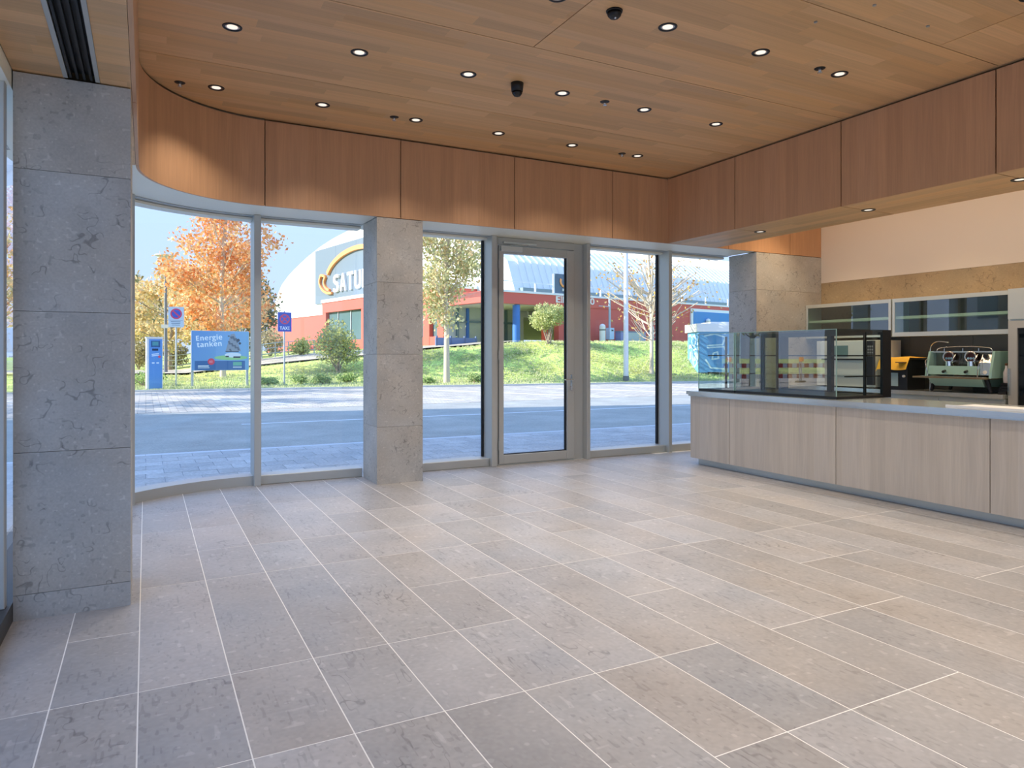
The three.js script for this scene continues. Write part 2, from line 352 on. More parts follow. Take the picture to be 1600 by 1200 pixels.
{ // curved corner pane
  const w = struct('window_' + (++nWin), [0.1, 0, 7.6]);
  const a0 = PI / 2 + 0.01, a1 = 2.36;
  for (const [x0, x1] of [[a0, a1], [a1 + 0.03, PI]]) {
    part(w, 'sill', prism([...arcPts(1.92, x1, x0, 30), ...arcPts(1.69, x0, x1, 30)], 0, SILL), M.frame);
    part(w, 'head', prism([...arcPts(1.92, x1, x0, 30), ...arcPts(1.66, x0, x1, 30)], HEAD + 0.03, HB), M.frame);
    part(w, 'head_trim', prism([...arcPts(1.92, x1, x0, 30), ...arcPts(1.76, x0, x1, 30)], HEAD, HEAD + 0.026), M.soffitMetal);
    const pts = arcPts(1.87, x0, x1, 40), pos = [], nor = [], uv = [], idx = [];
    pts.forEach(([u, v], i) => { for (const y of [SILL, HEAD]) { pos.push(u, y, -v); nor.push((CU - u) / 1.87, 0, (v - CV) / 1.87); uv.push(i / 40, y); } if (i) { const k = i * 2; idx.push(k - 2, k - 1, k, k, k - 1, k + 1); } });
    const g = new THREE.BufferGeometry(); g.setAttribute('position', new THREE.Float32BufferAttribute(pos, 3)); g.setAttribute('normal', new THREE.Float32BufferAttribute(nor, 3)); g.setAttribute('uv', new THREE.Float32BufferAttribute(uv, 2)); g.setIndex(idx);
    part(w, 'glass_pane', g, M.glass);
  }
  const m = struct('trim_' + (4 + nMul++), [-0.15, 0, 7.5]);
  part(m, 'mullion', prism([...arcPts(1.92, a1 + 0.03, a1, 2), ...arcPts(1.62, a1, a1 + 0.03, 2)], 0, HB), M.frame);
}
mullion(1.024, 1.096);
frontWindow(1.096, 2.215);
frontWindow(2.73, 3.835, true);
mullion(3.835, 3.905);
mullion(5.255, 5.31);
frontWindow(5.31, 6.655, true);
mullion(6.655, 6.715);
frontWindow(6.715, 7.845);
{ // glass door
  const d = struct('door_1', [4.55, 0, 8.0]);
  part(d, 'frame_jamb', cbx(3.906, 3.955, 0, HB - 0.001, 7.99, 8.18), M.frame);
  part(d, 'frame_jamb', cbx(5.095, 5.254, 0, HB - 0.001, 8.02, 8.18), M.frame);
  part(d, 'frame_head', cbx(3.956, 5.094, 2.80, HB - 0.001, 7.99, 8.18), M.frame);
  part(d, 'threshold', cbx(3.956, 5.094, 0, 0.012, 7.98, 8.2, 0.003), M.steelSoft);
  const L0 = 3.963, L1 = 5.088, a = 4.03, b = 4.975;
  part(d, 'stile', cbx(L0, a, 0.015, 2.79, 7.975, 8.05), M.frame);
  part(d, 'stile', cbx(b, L1, 0.015, 2.79, 7.975, 8.05), M.frame);
  part(d, 'top_rail', cbx(a, b, 2.69, 2.79, 7.975, 8.05), M.frame);
  part(d, 'bottom_rail', cbx(a, b, 0.015, 0.13, 7.975, 8.05), M.frame);
  part(d, 'glass_pane', paneGeo(a, b, 0.13, 2.69, 8.015), M.glass);
  part(d, 'gasket', bx(b - 0.018, b, 0.13, 2.69, 8.0, 8.03), M.gasket);
  part(d, 'gasket', bx(a, b - 0.018, 0.13, 0.14, 8.0, 8.03), M.gasket);
  part(d, 'closer_body', cbx(L0 + 0.01, 4.28, 2.715, 2.782, 7.93, 7.975), M.steelSoft);
  part(d, 'closer_rail', cbx(4.02, 4.5, 2.815, 2.84, 7.955, 7.99), M.steelSoft);
  part(d, 'closer_arm', cyl(W3(4.1, 2.79, 7.95), W3(4.42, 2.825, 7.965), 0.008), M.steel);
  const h = part(d, 'handle_plate', cbx(5.022, 5.05, 0.93, 1.14, 7.965, 7.975, 0.003), M.chrome);
  part(h, 'lever', merge([cyl(W3(5.036, 1.075, 7.97), W3(5.036, 1.075, 7.915), 0.009), cyl(W3(5.044, 1.075, 7.918), W3(4.905, 1.075, 7.918), 0.009)]), M.chrome);
  part(h, 'lock_cylinder', disc(0, 0, 0, 0.011, 0.02).rotateX(PI / 2).translate(5.036, 0.975, -7.96), M.chrome);
  for (const y of [0.25, 1.4, 2.55]) part(d, 'hinge', disc(3.962, y, 7.972, 0.011, 0.11), M.frame);
}
{ // side glazing along the left, towards and behind the camera
  const w = struct('window_' + (++nWin), [-0.72, 0, 1]);
  const vs = [-1.7, 0.1, 1.7, 3.2, 4.42, 6.3];
  part(w, 'sill', bx(-0.82, -0.62, 0, SILL, -1.75, 6.3), std(0x4f4e4c, { metalness: 0.4, roughness: 0.5 }));
  part(w, 'head', bx(-0.82, -0.625, 2.8, HB + 0.1, -1.75, 6.3), M.soffitMetal);
  for (let k = 0; k < 5; k++) {
    part(w, 'glass_pane', new THREE.PlaneGeometry(vs[k + 1] - vs[k], 2.8 - SILL).rotateY(PI / 2).translate(-0.78, (2.8 + SILL) / 2, -(vs[k] + vs[k + 1]) / 2), M.glass);
    part(w, 'post', cbx(-0.82, -0.64, SILL, 2.8, vs[k] - 0.035, vs[k] + 0.035), M.frame);
  }
}
oneStruct('roof_edge', bx(-0.95, -0.6, HB + 0.1, HC + 0.3, -1.95, 6.3), std(0x9a9a98));
oneStruct('roof_edge', prism([...arcPts(2.01, PI, PI / 2, 30), ...arcPts(1.31, PI / 2, PI, 30)], HB + 0.02, HC + 0.3), std(0x9a9a98));

// ---------- ceiling fittings ----------
const lathe = (pts, n = 28) => new THREE.LatheGeometry(pts.map(([r, y]) => new THREE.Vector2(r, y)), n);
function spotAt(u, y, v, color) {
  const s = new THREE.SpotLight(color, color === WARM_COLOR ? 4.6 : LAMP_CD, 0, 0.88, 0.68, 2); s.position.set(u, y - 0.012, -v); s.target.position.set(u, 0, -v); s.castShadow = true; s.shadow.radius = 2; s.shadow.mapSize.set(256, 256);
  s.name = 'downlight_lamp'; scene.add(s, s.target);
}
const DL = 'round black-rimmed downlight set in the wooden ceiling';
let dl0 = null;
function downlight(u, v, y, label, group, color = LAMP_COLOR) {
  if (!dl0) {
    dl0 = thing('downlight', label, 'downlight', [u, y, v], group); dl0.base = new THREE.Vector3();
    part(dl0, 'rim', lathe([[0.05, 0.0], [0.052, -0.006], [0.066, -0.006], [0.069, -0.002], [0.069, 0.001], [0.05, 0.001]]), M.black);
    part(dl0, 'reflector', lathe([[0.05, -0.001], [0.047, -0.0008], [0.038, 0.0003]]), M.reflector);
    part(dl0, 'lamp_glow', lathe([[0.0, -0.0015], [0.038, -0.0015], [0.038, 0.0005], [0.0, 0.0005]]), M.lampGlow);
  } else { const c = copy(dl0, [u, y, v], label); c.userData.group = group; }
  spotAt(u, y, v, color);
}
const GU = [0.555, 1.487, 2.42, 3.35, 4.278, 5.198];
const ORD = ['first', 'second', 'third', 'fourth', 'fifth', 'sixth'];
GU.forEach((u, i) => downlight(u, 6.755, HC, ORD[i] + ' downlight from the curved fascia in the row along the window fascia', 'downlights beside the window fascia'));
GU.forEach((u, i) => downlight(u, 5.453, HC, ORD[5 - i] + ' downlight from the counter beam in the row with the dome camera', 'downlights in the camera row'));
GU.forEach((u, i) => i > 0 && downlight(u, 4.0, HC, ORD[5 - i] + ' downlight from the counter beam in the row with the smoke detector', 'downlights in the detector row'));
[2.55, 1.1, -0.4].forEach((v, k) => GU.forEach((u, i) => i > 0 && downlight(u, v, HC, ORD[5 - i] + ' downlight from the counter beam, ' + ORD[k] + ' row behind the smoke detector', 'downlights over the rear of the room')));
[6.19, 4.747, 3.327, 1.86].forEach((v, i) => downlight(6.61, v, HB, ORD[i] + ' downlight from the windows under the low counter beam', 'downlights under the counter beam'));
[6.78, 5.3, 3.85, 2.4].forEach((v, i) => downlight(8.05, v, HC, ORD[i] + ' downlight from the limestone pillar in the raised ceiling behind the counter beam', 'downlights above the barista aisle', WARM_COLOR));

{ // cove light on the back of the counter beam, washing the white wall
  const t = thing('cove_light', 'warm linear light on the back of the counter beam facing the white wall', 'light strip', [7.075, 3.5, 4.6]);
  part(t, 'housing', bx(7.061, 7.085, 3.47, 3.53, 2.0, 7.3), M.frame);
  part(t, 'light_strip', bx(7.085, 7.09, 3.485, 3.515, 2.02, 7.28), M.lampGlow);
  const l = new THREE.RectAreaLight(WARM_COLOR, 34, 5.26, 0.03); l.position.set(7.095, 3.5, -4.65); l.lookAt(9.2, 2.6, -4.65); l.name = 'cove_lamp'; scene.add(l);
}
{ // fire sprinklers
  let s0 = null;
  for (const [u, v, l] of [[0.263, 6.777, 'pendent sprinkler with dark rosette near the curved wooden fascia'], [2.199, 6.775, 'pendent sprinkler with dark rosette above the stone pillar window'], [4.979, 6.764, 'pendent sprinkler with dark rosette near the fascia corner'], [3.816, 5.454, 'small concealed sprinkler with dark ring between two downlights'], [4.953, 3.999, 'pendent sprinkler with dark rosette beside the counter beam']]) {
    if (!s0) {
      s0 = thing('sprinkler', l, 'sprinkler', [u, HC, v], 'ceiling sprinklers'); s0.base = new THREE.Vector3();
      part(s0, 'rosette', lathe([[0.0, -0.004], [0.04, -0.004], [0.045, 0], [0.0, 0.001]]), M.black);
      part(s0, 'stem', lathe([[0.0, -0.03], [0.012, -0.03], [0.014, -0.004], [0, -0.004]], 12), M.steel);
      part(s0, 'deflector', lathe([[0.0, -0.036], [0.02, -0.036], [0.02, -0.033], [0, -0.031]], 14), M.steel);
    } else copy(s0, [u, HC, v], l);
  }
  const sm = thing('smoke_detector', 'flat black smoke detector with a small light on the wooden ceiling', 'detector', [2.867, HC, 3.983]); sm.base = new THREE.Vector3();
  part(sm, 'base_ring', lathe([[0.0, -0.012], [0.055, -0.012], [0.058, 0], [0, 0.001]]), M.black);
  part(sm, 'housing', lathe([[0.0, -0.052], [0.03, -0.05], [0.046, -0.034], [0.05, -0.013], [0, -0.012]]), M.black);
  part(sm, 'indicator_light', new THREE.SphereGeometry(0.009, 12, 8).translate(0, -0.051, 0.012), M.chrome);
  const cam = thing('dome_camera', 'black dome camera hanging from the wooden ceiling', 'camera', [2.877, HC, 5.435]); cam.base = new THREE.Vector3();
  part(cam, 'housing', lathe([[0.0, -0.075], [0.05, -0.075], [0.054, -0.03], [0.056, 0], [0, 0.001]]), M.black);
  part(cam, 'dome', lathe([[0.0, -0.122], [0.028, -0.112], [0.044, -0.092], [0.046, -0.076], [0, -0.075]]), M.blackGloss);
  const st = std(0xaab0b4, { metalness: 0.6, roughness: 0.4 });
  for (const [u, v] of [[3.98, 3.19], [4.23, 3.45], [4.38, 3.1], [5.0, 3.12]]) one('ceiling_fixing', 'tiny grey fixing point in the wooden ceiling near the counter beam', 'fixing', disc(u, HC - 0.004, v, 0.012, 0.008, 12), st, 'grey ceiling fixings');
}
{ // slot diffuser in the left soffit
  const t = thing('slot_diffuser', 'black linear slot air diffuser with pale frame above the tall pillar', 'air diffuser', [-0.27, HB, 3]);
  part(t, 'frame_rail', bx(-0.393, -0.372, HB - 0.004, HB + 0.03, -1.6, 4.47), M.frame);
  part(t, 'frame_rail', bx(-0.244, -0.223, HB - 0.004, HB + 0.03, -1.6, 4.47), M.frame);
  part(t, 'backing', bx(-0.371, -0.245, HB + 0.03, HB + 0.04, -1.6, 4.47), M.black);
  for (let k = 0; k < 4; k++) part(t, 'slat', bx(-0.365 + k * 0.032, -0.353 + k * 0.032, HB - 0.001, HB + 0.028, -1.6, 4.47), M.black);
}
// ---------- service counter ----------
const CT = 0.938;
{
  const vs = [6.985, 6.3, 4.83, 3.357, 1.9, 0.4], lab = ['narrow pale oak counter front at the window end', 'wide pale oak counter front below the glass display cases', 'pale oak counter front below the open steel worktop', 'pale oak counter front below the white tray', 'pale oak counter front at the till end'];
  for (let k = 0; k < 5; k++) {
    const t = thing('counter_cabinet', lab[k], 'cabinet', [6.6, 0, (vs[k] + vs[k + 1]) / 2], 'counter cabinets');
    part(t, 'front_panel', bx(6.22, 6.24, 0.085, 0.872, vs[k + 1] + 0.004, vs[k] - 0.004, [rr(0, 1.4), 0]), M.oakPale);
    part(t, 'carcass', bx(6.245, 7.05, 0.1, 0.872, vs[k + 1] + 0.001, vs[k] - 0.001), M.oakPale);
    part(t, 'plinth', bx(6.312, 6.99, 0.0, 0.098, vs[k + 1], vs[k] - (k ? 0 : 0.05)), M.steelSoft);
  }
  const w = thing('steel_worktop', 'long stainless steel worktop on the pale oak counter', 'worktop', [6.6, 0.885, 3.7]);
  part(w, 'top_plate', cbx(6.18, 7.1, 0.898, CT, 0.4, 7.02, 0.003), M.steel);
  part(w, 'support_frame', bx(6.2, 7.08, 0.874, 0.897, 0.42, 7.0), M.steel);
}
one('steel_tray', 'flat white-edged tray lying on the steel worktop', 'tray', merge([cbx(6.27, 6.68, CT + 0.001, CT + 0.014, 2.7, 3.74, 0.003), cbx(6.26, 6.275, CT + 0.001, CT + 0.024, 2.7, 3.75, 0.002)]), M.whitePaint);

// ---------- glass display cases ----------
function displayCase(label, v0, v1, post) {
  const t = thing('display_case', label, 'display case', [6.77, CT, (v0 + v1) / 2], 'glass display cases'), u0 = 6.345, u1 = 7.09, y1 = 1.672, b = 0.968;
  part(t, 'base', cbx(u0, u1, CT, b, v0, v1), M.black);
  const pv = (u, ya, yb, a, c) => new THREE.PlaneGeometry(c - a, yb - ya).rotateY(PI / 2).translate(u, (ya + yb) / 2, -(a + c) / 2);
  const pu = (v, a, c) => new THREE.PlaneGeometry(c - a, y1 - b).translate((a + c) / 2, (y1 + b) / 2, -v);
  part(t, 'front_pane', pv(u0 + 0.004, b, y1, v0, v1), M.glassCase);
  part(t, 'end_pane', pu(v0 + 0.004, u0, u1), M.glassTint);
  part(t, 'end_pane', pu(v1 - 0.004, u0, u1), M.glassTint);
  part(t, 'top_pane', new THREE.PlaneGeometry(u1 - u0, v1 - v0).rotateX(-PI / 2).translate((u0 + u1) / 2, y1, -(v0 + v1) / 2), M.glassTint);
  for (const v of [v0, v1 - 0.008]) part(t, 'glass_edge', bx(u0, u0 + 0.008, b, y1, v, v + 0.008), M.glassEdge);
  part(t, 'glass_edge', bx(u0, u0 + 0.006, y1 - 0.006, y1, v0 + 0.008, v1 - 0.008), M.glassEdge);
  for (const v of [v0, v1 - 0.03]) { part(t, 'rear_post', bx(u1, u1 + 0.14, CT, y1, v, v + 0.03), M.black); part(t, 'upright', bx(6.8, 6.825, b, y1 - 0.03, v + 0.004, v + 0.026), M.black); }
  part(t, 'top_rail', bx(u1, u1 + 0.14, y1 - 0.05, y1, v0 + 0.03, v1 - 0.03), M.black);
  part(t, 'bottom_rail', bx(u1, u1 + 0.14, CT, CT + 0.04, v0 + 0.03, v1 - 0.03), M.black);
  if (post) part(t, 'door_stile', bx(u1 + 0.04, u1 + 0.09, CT + 0.04, y1 - 0.05, (v0 + v1) / 2 - 0.03, (v0 + v1) / 2 + 0.03), M.black);
  for (const y of [1.18, 1.4]) {
    const s = part(t, 'shelf', new THREE.PlaneGeometry(0.58, v1 - v0 - 0.06).rotateX(-PI / 2).translate(6.77, y, -(v0 + v1) / 2), M.glassTint);
    part(s, 'shelf_rail', bx(6.8, 6.822, y - 0.014, y - 0.001, v0 + 0.03, v1 - 0.03), M.black);
    for (const v of [v0 + 0.008, v1 - 0.026]) part(s, 'shelf_bracket', bx(6.5, 7.06, y - 0.014, y - 0.001, v, v + 0.018), M.black);
  }
}
displayCase('long glass display case with black base and shelves on the steel worktop', 4.92, 6.335, true);
displayCase('short glass display case at the window end of the steel worktop', 6.35, 6.975, false);

// ---------- back bar ----------
{
  const t = thing('back_counter', 'dark back counter with steel top under the wall cabinets', 'counter', [8.85, 0, 5.9]);
  part(t, 'carcass', bx(8.56, 9.19, 0, 0.9, 4.46, 7.4), M.steelSoft);
  part(t, 'top_plate', cbx(8.5, 9.19, 0.905, 0.953, 4.46, 7.4, 0.003), M.steel);
  for (let k = 0; k < 4; k++) part(t, 'door', bx(8.54, 8.559, 0.1, 0.88, 4.47 + k * 0.73, 5.194 + k * 0.73), M.steelSoft);
}
function wallCabinet(label, v0, v1) {
  const t = thing('wall_cabinet', label, 'cabinet', [9.03, 1.645, (v0 + v1) / 2], 'glass fronted wall cabinets'), y0 = 1.645, y1 = 2.15, u0 = 8.86;
  part(t, 'back', bx(9.19, 9.205, y0, y1, v0, v1), std(0x6b6057, { roughness: 0.6 }));
  part(t, 'side', bx(u0 + 0.025, 9.19, y0, y1, v0, v0 + 0.018), M.steelSoft);
  part(t, 'side', bx(u0 + 0.025, 9.19, y0, y1, v1 - 0.018, v1), M.steelSoft);
  part(t, 'top', bx(u0 + 0.025, 9.19, y1 - 0.018, y1, v0 + 0.018, v1 - 0.018), M.steelSoft);
  part(t, 'bottom', bx(u0 + 0.025, 9.19, y0, y0 + 0.018, v0 + 0.018, v1 - 0.018), M.steelSoft);
  part(t, 'shelf', bx(u0 + 0.05, 9.18, 1.88, 1.915, v0 + 0.02, v1 - 0.02), std(0xe4ddd0, { roughness: 0.5 }));
  const d = part(t, 'door_rail', cbx(u0, u0 + 0.022, y1 - 0.05, y1, v0, v1), M.steelSoft);
  part(t, 'door_rail', cbx(u0, u0 + 0.022, y0, y0 + 0.055, v0, v1), M.steelSoft);
  part(t, 'door_stile', cbx(u0, u0 + 0.022, y0 + 0.055, y1 - 0.05, v0, v0 + 0.035), M.steelSoft);
  part(t, 'door_stile', cbx(u0, u0 + 0.022, y0 + 0.055, y1 - 0.05, v1 - 0.035, v1), M.steelSoft);
  part(t, 'glass_pane', new THREE.PlaneGeometry(v1 - v0 - 0.07, y1 - y0 - 0.105).rotateY(-PI / 2).translate(u0 + 0.01, (y0 + 0.055 + y1 - 0.05) / 2, -(v0 + v1) / 2), phys(0xc8e6e0, { transmission: 1, roughness: 0, thickness: 0, ior: 2.2 }));
}
wallCabinet('steel framed glass wall cabinet next to the limestone pillar', 6.035, 7.405);
wallCabinet('steel framed glass wall cabinet above the espresso machine', 4.55, 6.015);
{ // tall fridge at the frame's edge
  const t = thing('glass_door_fridge', 'tall steel fridge with a glass door beside the espresso machine', 'fridge', [8.85, 0, 4.0]);
  part(t, 'body', bx(8.62, 9.2, 0, 2.14, 3.75, 4.44), M.steelSoft);
  part(t, 'header', cbx(8.57, 8.62, 1.8, 2.14, 3.75, 4.44), M.steelSoft);
  part(t, 'door_frame', merge([bx(8.56, 8.6, 0.1, 1.78, 4.34, 4.43), bx(8.56, 8.6, 0.1, 1.78, 3.76, 3.82), bx(8.56, 8.6, 1.7, 1.78, 3.82, 4.34), bx(8.56, 8.6, 0.1, 0.2, 3.82, 4.34)]), M.frame);
  part(t, 'glass_pane', bx(8.585, 8.6, 0.2, 1.7, 3.82, 4.34), phys(0x141c24, { roughness: 0.05 }));
  part(t, 'handle', bx(8.53, 8.56, 0.95, 1.25, 4.4, 4.42), M.chrome);
}
{ // espresso machine, two groups; runs along v, front towards -u
  const mint = std(0x9cc6be, { roughness: 0.28, metalness: 0.25 }), t = thing('espresso_machine', 'mint green two-group espresso machine with chrome group heads', 'coffee machine', [8.75, 0.953, 5.02], undefined);
  const v0 = 4.6, v1 = 5.34, prof = (pts, a, b) => { const s = new THREE.Shape(pts.map(([u, y]) => new THREE.Vector2(u, y))); return muv(new THREE.ExtrudeGeometry(s, { depth: b - a, bevelEnabled: true, bevelSize: 0.004, bevelThickness: 0.004, bevelSegments: 1 }).translate(0, 0, -b)); };
  part(t, 'front_panel', prof([[8.53, 1.17], [8.55, 1.265], [8.57, 1.265], [8.57, 1.165]], v0 + 0.13, v1 - 0.02), mint);
  part(t, 'back_body', prof([[8.72, 1.17], [8.7, 1.43], [9.02, 1.43], [9.06, 1.17]], v0 + 0.02, v1 - 0.01), std(0x8b867c, { metalness: 0.85, roughness: 0.25 }));
  part(t, 'top_plate', bx(8.63, 9.03, 1.43, 1.445, v0, v1), M.steel);
  const sidep = [[8.52, 1.135], [8.53, 1.2], [8.6, 1.44], [9.04, 1.44], [9.08, 1.135]];
  part(t, 'side_panel', prof(sidep, v0 - 0.012, v0 + 0.01), mint);
  part(t, 'side_panel', prof(sidep.map(([u, y]) => [u, y]), v1 - 0.01, v1 + 0.012), mint);
  part(t, 'control_panel', prof([[8.545, 1.17], [8.55, 1.31], [8.6, 1.4], [8.7, 1.4], [8.7, 1.17]], v0 + 0.012, v0 + 0.12), M.steel);
  part(t, 'badge', disc(0, 0, 0, 0.022, 0.006).rotateZ(PI / 2).translate(8.542, 1.2, -(v0 + 0.065)), M.whitePaint);
  const tr = part(t, 'drip_tray', bx(8.47, 8.75, 1.12, 1.14, v0 + 0.02, v1 + 0.14), std(0x9a8a6e, { metalness: 0.6, roughness: 0.4 }));
  for (let k = 0; k < 14; k++) part(tr, 'grate_bar', bx(8.48, 8.74, 1.14, 1.146, v0 + 0.05 + k * 0.055, v0 + 0.066 + k * 0.055), M.steel);
  part(t, 'lower_body', prof([[8.53, 1.118], [8.6, 1.03], [9.0, 1.03], [9.05, 1.118]], v0 + 0.1, v1 - 0.03), mint);
  for (const v of [v0 + 0.08, v1 - 0.06]) for (const u of [8.6, 8.98]) part(t, 'leg', cyl(W3(u, 0.966, v - (v > 5 ? -0.04 : 0.05)), W3(u, 1.12, v), 0.02, 0.026), M.black);
  for (const v of [4.87, 5.125]) {
    const g = part(t, 'group_ring', new THREE.TorusGeometry(0.062, 0.009, 10, 32).rotateY(PI / 2).translate(8.62, 1.375, -v), M.chrome);
    part(g, 'ring_disc', disc(0, 0, 0, 0.055, 0.03).rotateZ(PI / 2).translate(8.66, 1.375, -v), std(0x5b2f28, { roughness: 0.35 }));
    for (let k = -1; k <= 1; k++) part(g, 'brew_button', disc(0, 0, 0, 0.014, 0.012).rotateZ(PI / 2).translate(8.635, 1.36, -(v + k * 0.03)), M.chrome);
    const h = part(t, 'group_head', merge([disc(8.63, 1.29, v, 0.04, 0.07), disc(8.63, 1.245, v, 0.033, 0.03), cyl(W3(8.63, 1.3, v), W3(8.74, 1.34, v), 0.032)]), M.chrome);
    const pf = part(t, 'portafilter', merge([disc(8.63, 1.222, v, 0.037, 0.03), cyl(W3(8.6, 1.222, v), W3(8.56, 1.215, v), 0.012)]), M.chrome);
    part(pf, 'handle', cyl(W3(8.565, 1.216, v), W3(8.46, 1.2, v - 0.03), 0.013, 0.016), M.black);
    part(h, 'spring_lever', tube([W3(8.62, 1.27, v - 0.06), W3(8.58, 1.33, v - 0.07), W3(8.62, 1.41, v - 0.085)], 0.006), M.chrome);
  }
  for (const [v, d] of [[v0 + 0.1, 1], [v1 - 0.0, -1]]) part(t, 'steam_wand', tube([W3(8.6, 1.36, v), W3(8.53, 1.33, v + 0.01), W3(8.5, 1.26, v + 0.015 * d), W3(8.51, 1.15, v + 0.03 * d)], 0.006), M.chrome);
  part(t, 'steam_knob', disc(0, 0, 0, 0.024, 0.04).rotateZ(PI / 2).translate(8.57, 1.385, -(v0 + 0.07)), M.black);
  part(t, 'cup_rail', tube([W3(8.66, 1.445, v0 + 0.05), W3(8.66, 1.475, v0 + 0.06), W3(8.66, 1.475, v1 - 0.06), W3(8.66, 1.445, v1 - 0.05)], 0.004, 40), M.chrome);
  for (const v of [4.8, 4.98, 5.2]) part(t, 'rail_post', cyl(W3(8.66, 1.445, v), W3(8.66, 1.48, v), 0.004), M.chrome);
}
{ // brewer under a yellow cloth
  const t = thing('coffee_grinder', 'black coffee grinder with a blue display standing left of the espresso machine', 'grinder', [8.75, 0.953, 5.78]);
  part(t, 'body', cbx(8.58, 8.95, 0.953, 1.34, 5.62, 5.96), M.black);
  part(t, 'display_panel', bx(8.572, 8.58, 1.25, 1.315, 5.7, 5.94), std(0x2f6fc0, { roughness: 0.3 }));
  part(t, 'dispense_bay', bx(8.57, 8.581, 1.0, 1.17, 5.74, 5.9), std(0xa8c4c8, { roughness: 0.4 }));
  part(t, 'knob', disc(0, 0, 0, 0.016, 0.02).rotateZ(PI / 2).translate(8.57, 1.13, -5.66), M.whitePaint);
  part(t, 'spout_lid', merge([bx(8.46, 8.58, 1.3, 1.312, 5.6, 5.7)]).rotateX(0), std(0x6d5840, { roughness: 0.5 }));
  const c = new THREE.PlaneGeometry(0.5, 0.42, 24, 20).rotateX(-PI / 2), p = c.attributes.position;
  for (let i = 0; i < p.count; i++) { const x = p.getX(i), z = p.getZ(i); let y = 0.025 + 0.012 * Math.sin(z * 17) * Math.cos(x * 9); if (x < -0.172) y -= (-0.172 - x) * 2.0; if (z < -0.185) y -= (-0.185 - z) * 1.5; p.setY(i, y); }
  c.computeVertexNormals();
  one('yellow_cloth', 'yellow cloth draped over the black coffee grinder', 'cloth', c.translate(8.74, 1.345, -5.79), std(0xe3b23c, { roughness: 0.9, side: THREE.DoubleSide }));
  one('steel_hose', 'thin curved steel hose on the dark splashback', 'hose', tube([W3(9.02, 0.953, 5.6), W3(9.02, 1.4, 5.6), W3(9.02, 1.52, 5.58), W3(8.98, 1.57, 5.48), W3(9.02, 1.56, 5.36)], 0.009, 40), M.steel);
}
{ // oven behind the display case
  const t = thing('countertop_oven', 'pale steel countertop oven with dark keypad behind the display case', 'oven', [8.8, 0.953, 6.5]);
  part(t, 'body', cbx(8.58, 9.12, 0.97, 1.6, 6.06, 6.98), std(0xd5dcda, { roughness: 0.4 }));
  part(t, 'door', cbx(8.555, 8.58, 1.12, 1.59, 6.18, 6.9, 0.004), std(0xdfe9e7, { roughness: 0.3 }));
  part(t, 'window', bx(8.55, 8.556, 1.38, 1.53, 6.45, 6.68), std(0x6e8f90, { roughness: 0.2 }));
  part(t, 'door_handle', bx(8.53, 8.555, 1.33, 1.35, 6.22, 6.86), M.black);
  const k = part(t, 'keypad_panel', bx(8.556, 8.58, 1.0, 1.59, 6.06, 6.17), M.black);
  for (let a = 0; a < 3; a++) for (let b = 0; b < 4; b++) part(k, 'key', bx(8.551, 8.556, 1.38 + b * 0.04, 1.405 + b * 0.04, 6.075 + a * 0.03, 6.095 + a * 0.03), std(0x8d9498));
  for (const v of [6.12, 6.9]) part(t, 'foot', disc(8.65, 0.9615, v, 0.018, 0.017), M.black);
}
for (let k = 0; k < 4; k++) one('black_tray', ['bottom', 'second lowest', 'third lowest', 'topmost'][k] + ' black tray in the stack between espresso machine and fridge', 'tray', cbx(8.6 + k * 0.02, 9.1, 0.9535 + k * 0.032, 0.983 + k * 0.032, 4.47, 4.56, 0.003), M.black, 'stacked black trays');
{
  const t = thing('syrup_bottle', 'pale bottle standing on black trays beside the fridge', 'bottle', [8.68, 1.081, 4.51]); t.base = new THREE.Vector3();
  part(t, 'bottle_body', lathe([[0, 0], [0.03, 0.002], [0.031, 0.12], [0.012, 0.17], [0.012, 0.2], [0, 0.2]]), std(0xe6e2ea, { roughness: 0.35 }));
  part(t, 'cap', lathe([[0, 0.2], [0.014, 0.2], [0.014, 0.225], [0, 0.226]], 14), std(0x6a4a38));
}
// ---------- outside: ground ----------
const lerpTable = (x, t) => { if (x <= t[0][0]) return t[0][1]; for (let i = 1; i < t.length; i++) if (x <= t[i][0]) return mixn(t[i - 1][1], t[i][1], (x - t[i - 1][0]) / (t[i][0] - t[i - 1][0])); return t[t.length - 1][1]; };
const lotEdge = (u) => 33.1 - 0.108 * clamp(u, -60, 60);
const gy = (u, v) => -0.1 + lerpTable(u, [[-20, 0.35], [2, 0.35], [9.5, 1.4], [18, 2.0], [22, 2.35], [45, 2.5]]) * smooth(lotEdge(u) + 1.2, mixn(47, 39, smooth(9, 22, u)), v);
function field(us, vs, f) {
  const pos = [], uv = [], idx = [];
  for (const v of vs) for (const u of us) { pos.push(u, f(u, v), -v); uv.push(u, v); }
  for (let j = 0; j < vs.length - 1; j++) for (let i = 0; i < us.length - 1; i++) { const a = j * us.length + i, b = a + us.length; idx.push(a, a + 1, b + 1, a, b + 1, b); }
  const g = new THREE.BufferGeometry(); g.setAttribute('position', new THREE.Float32BufferAttribute(pos, 3)); g.setAttribute('uv', new THREE.Float32BufferAttribute(uv, 2)); g.setIndex(idx); g.computeVertexNormals(); return g;
}
const range = (a, b, n) => Array.from({ length: n + 1 }, (_, i) => mixn(a, b, i / n));
const lum = (c) => new THREE.Color(c);
oneStruct('road', bx(-70, 110, -0.5, -0.15, 11.55, 21), std(0xced1ca, { map: texAsphalt, roughness: 0.9 }));
oneStruct('parking_paving', prism([[-70, 21], [110, 21], [110, lotEdge(110)], [60, lotEdge(60)], [-60, lotEdge(-60)], [-70, lotEdge(-60)]], -0.5, -0.145), std(0xe6e2da, { map: texPaver, roughness: 0.9 }));
oneStruct('road_line', bx(1.9, 30, -0.1499, -0.146, 16.68, 16.8), std(0xdde2e6));
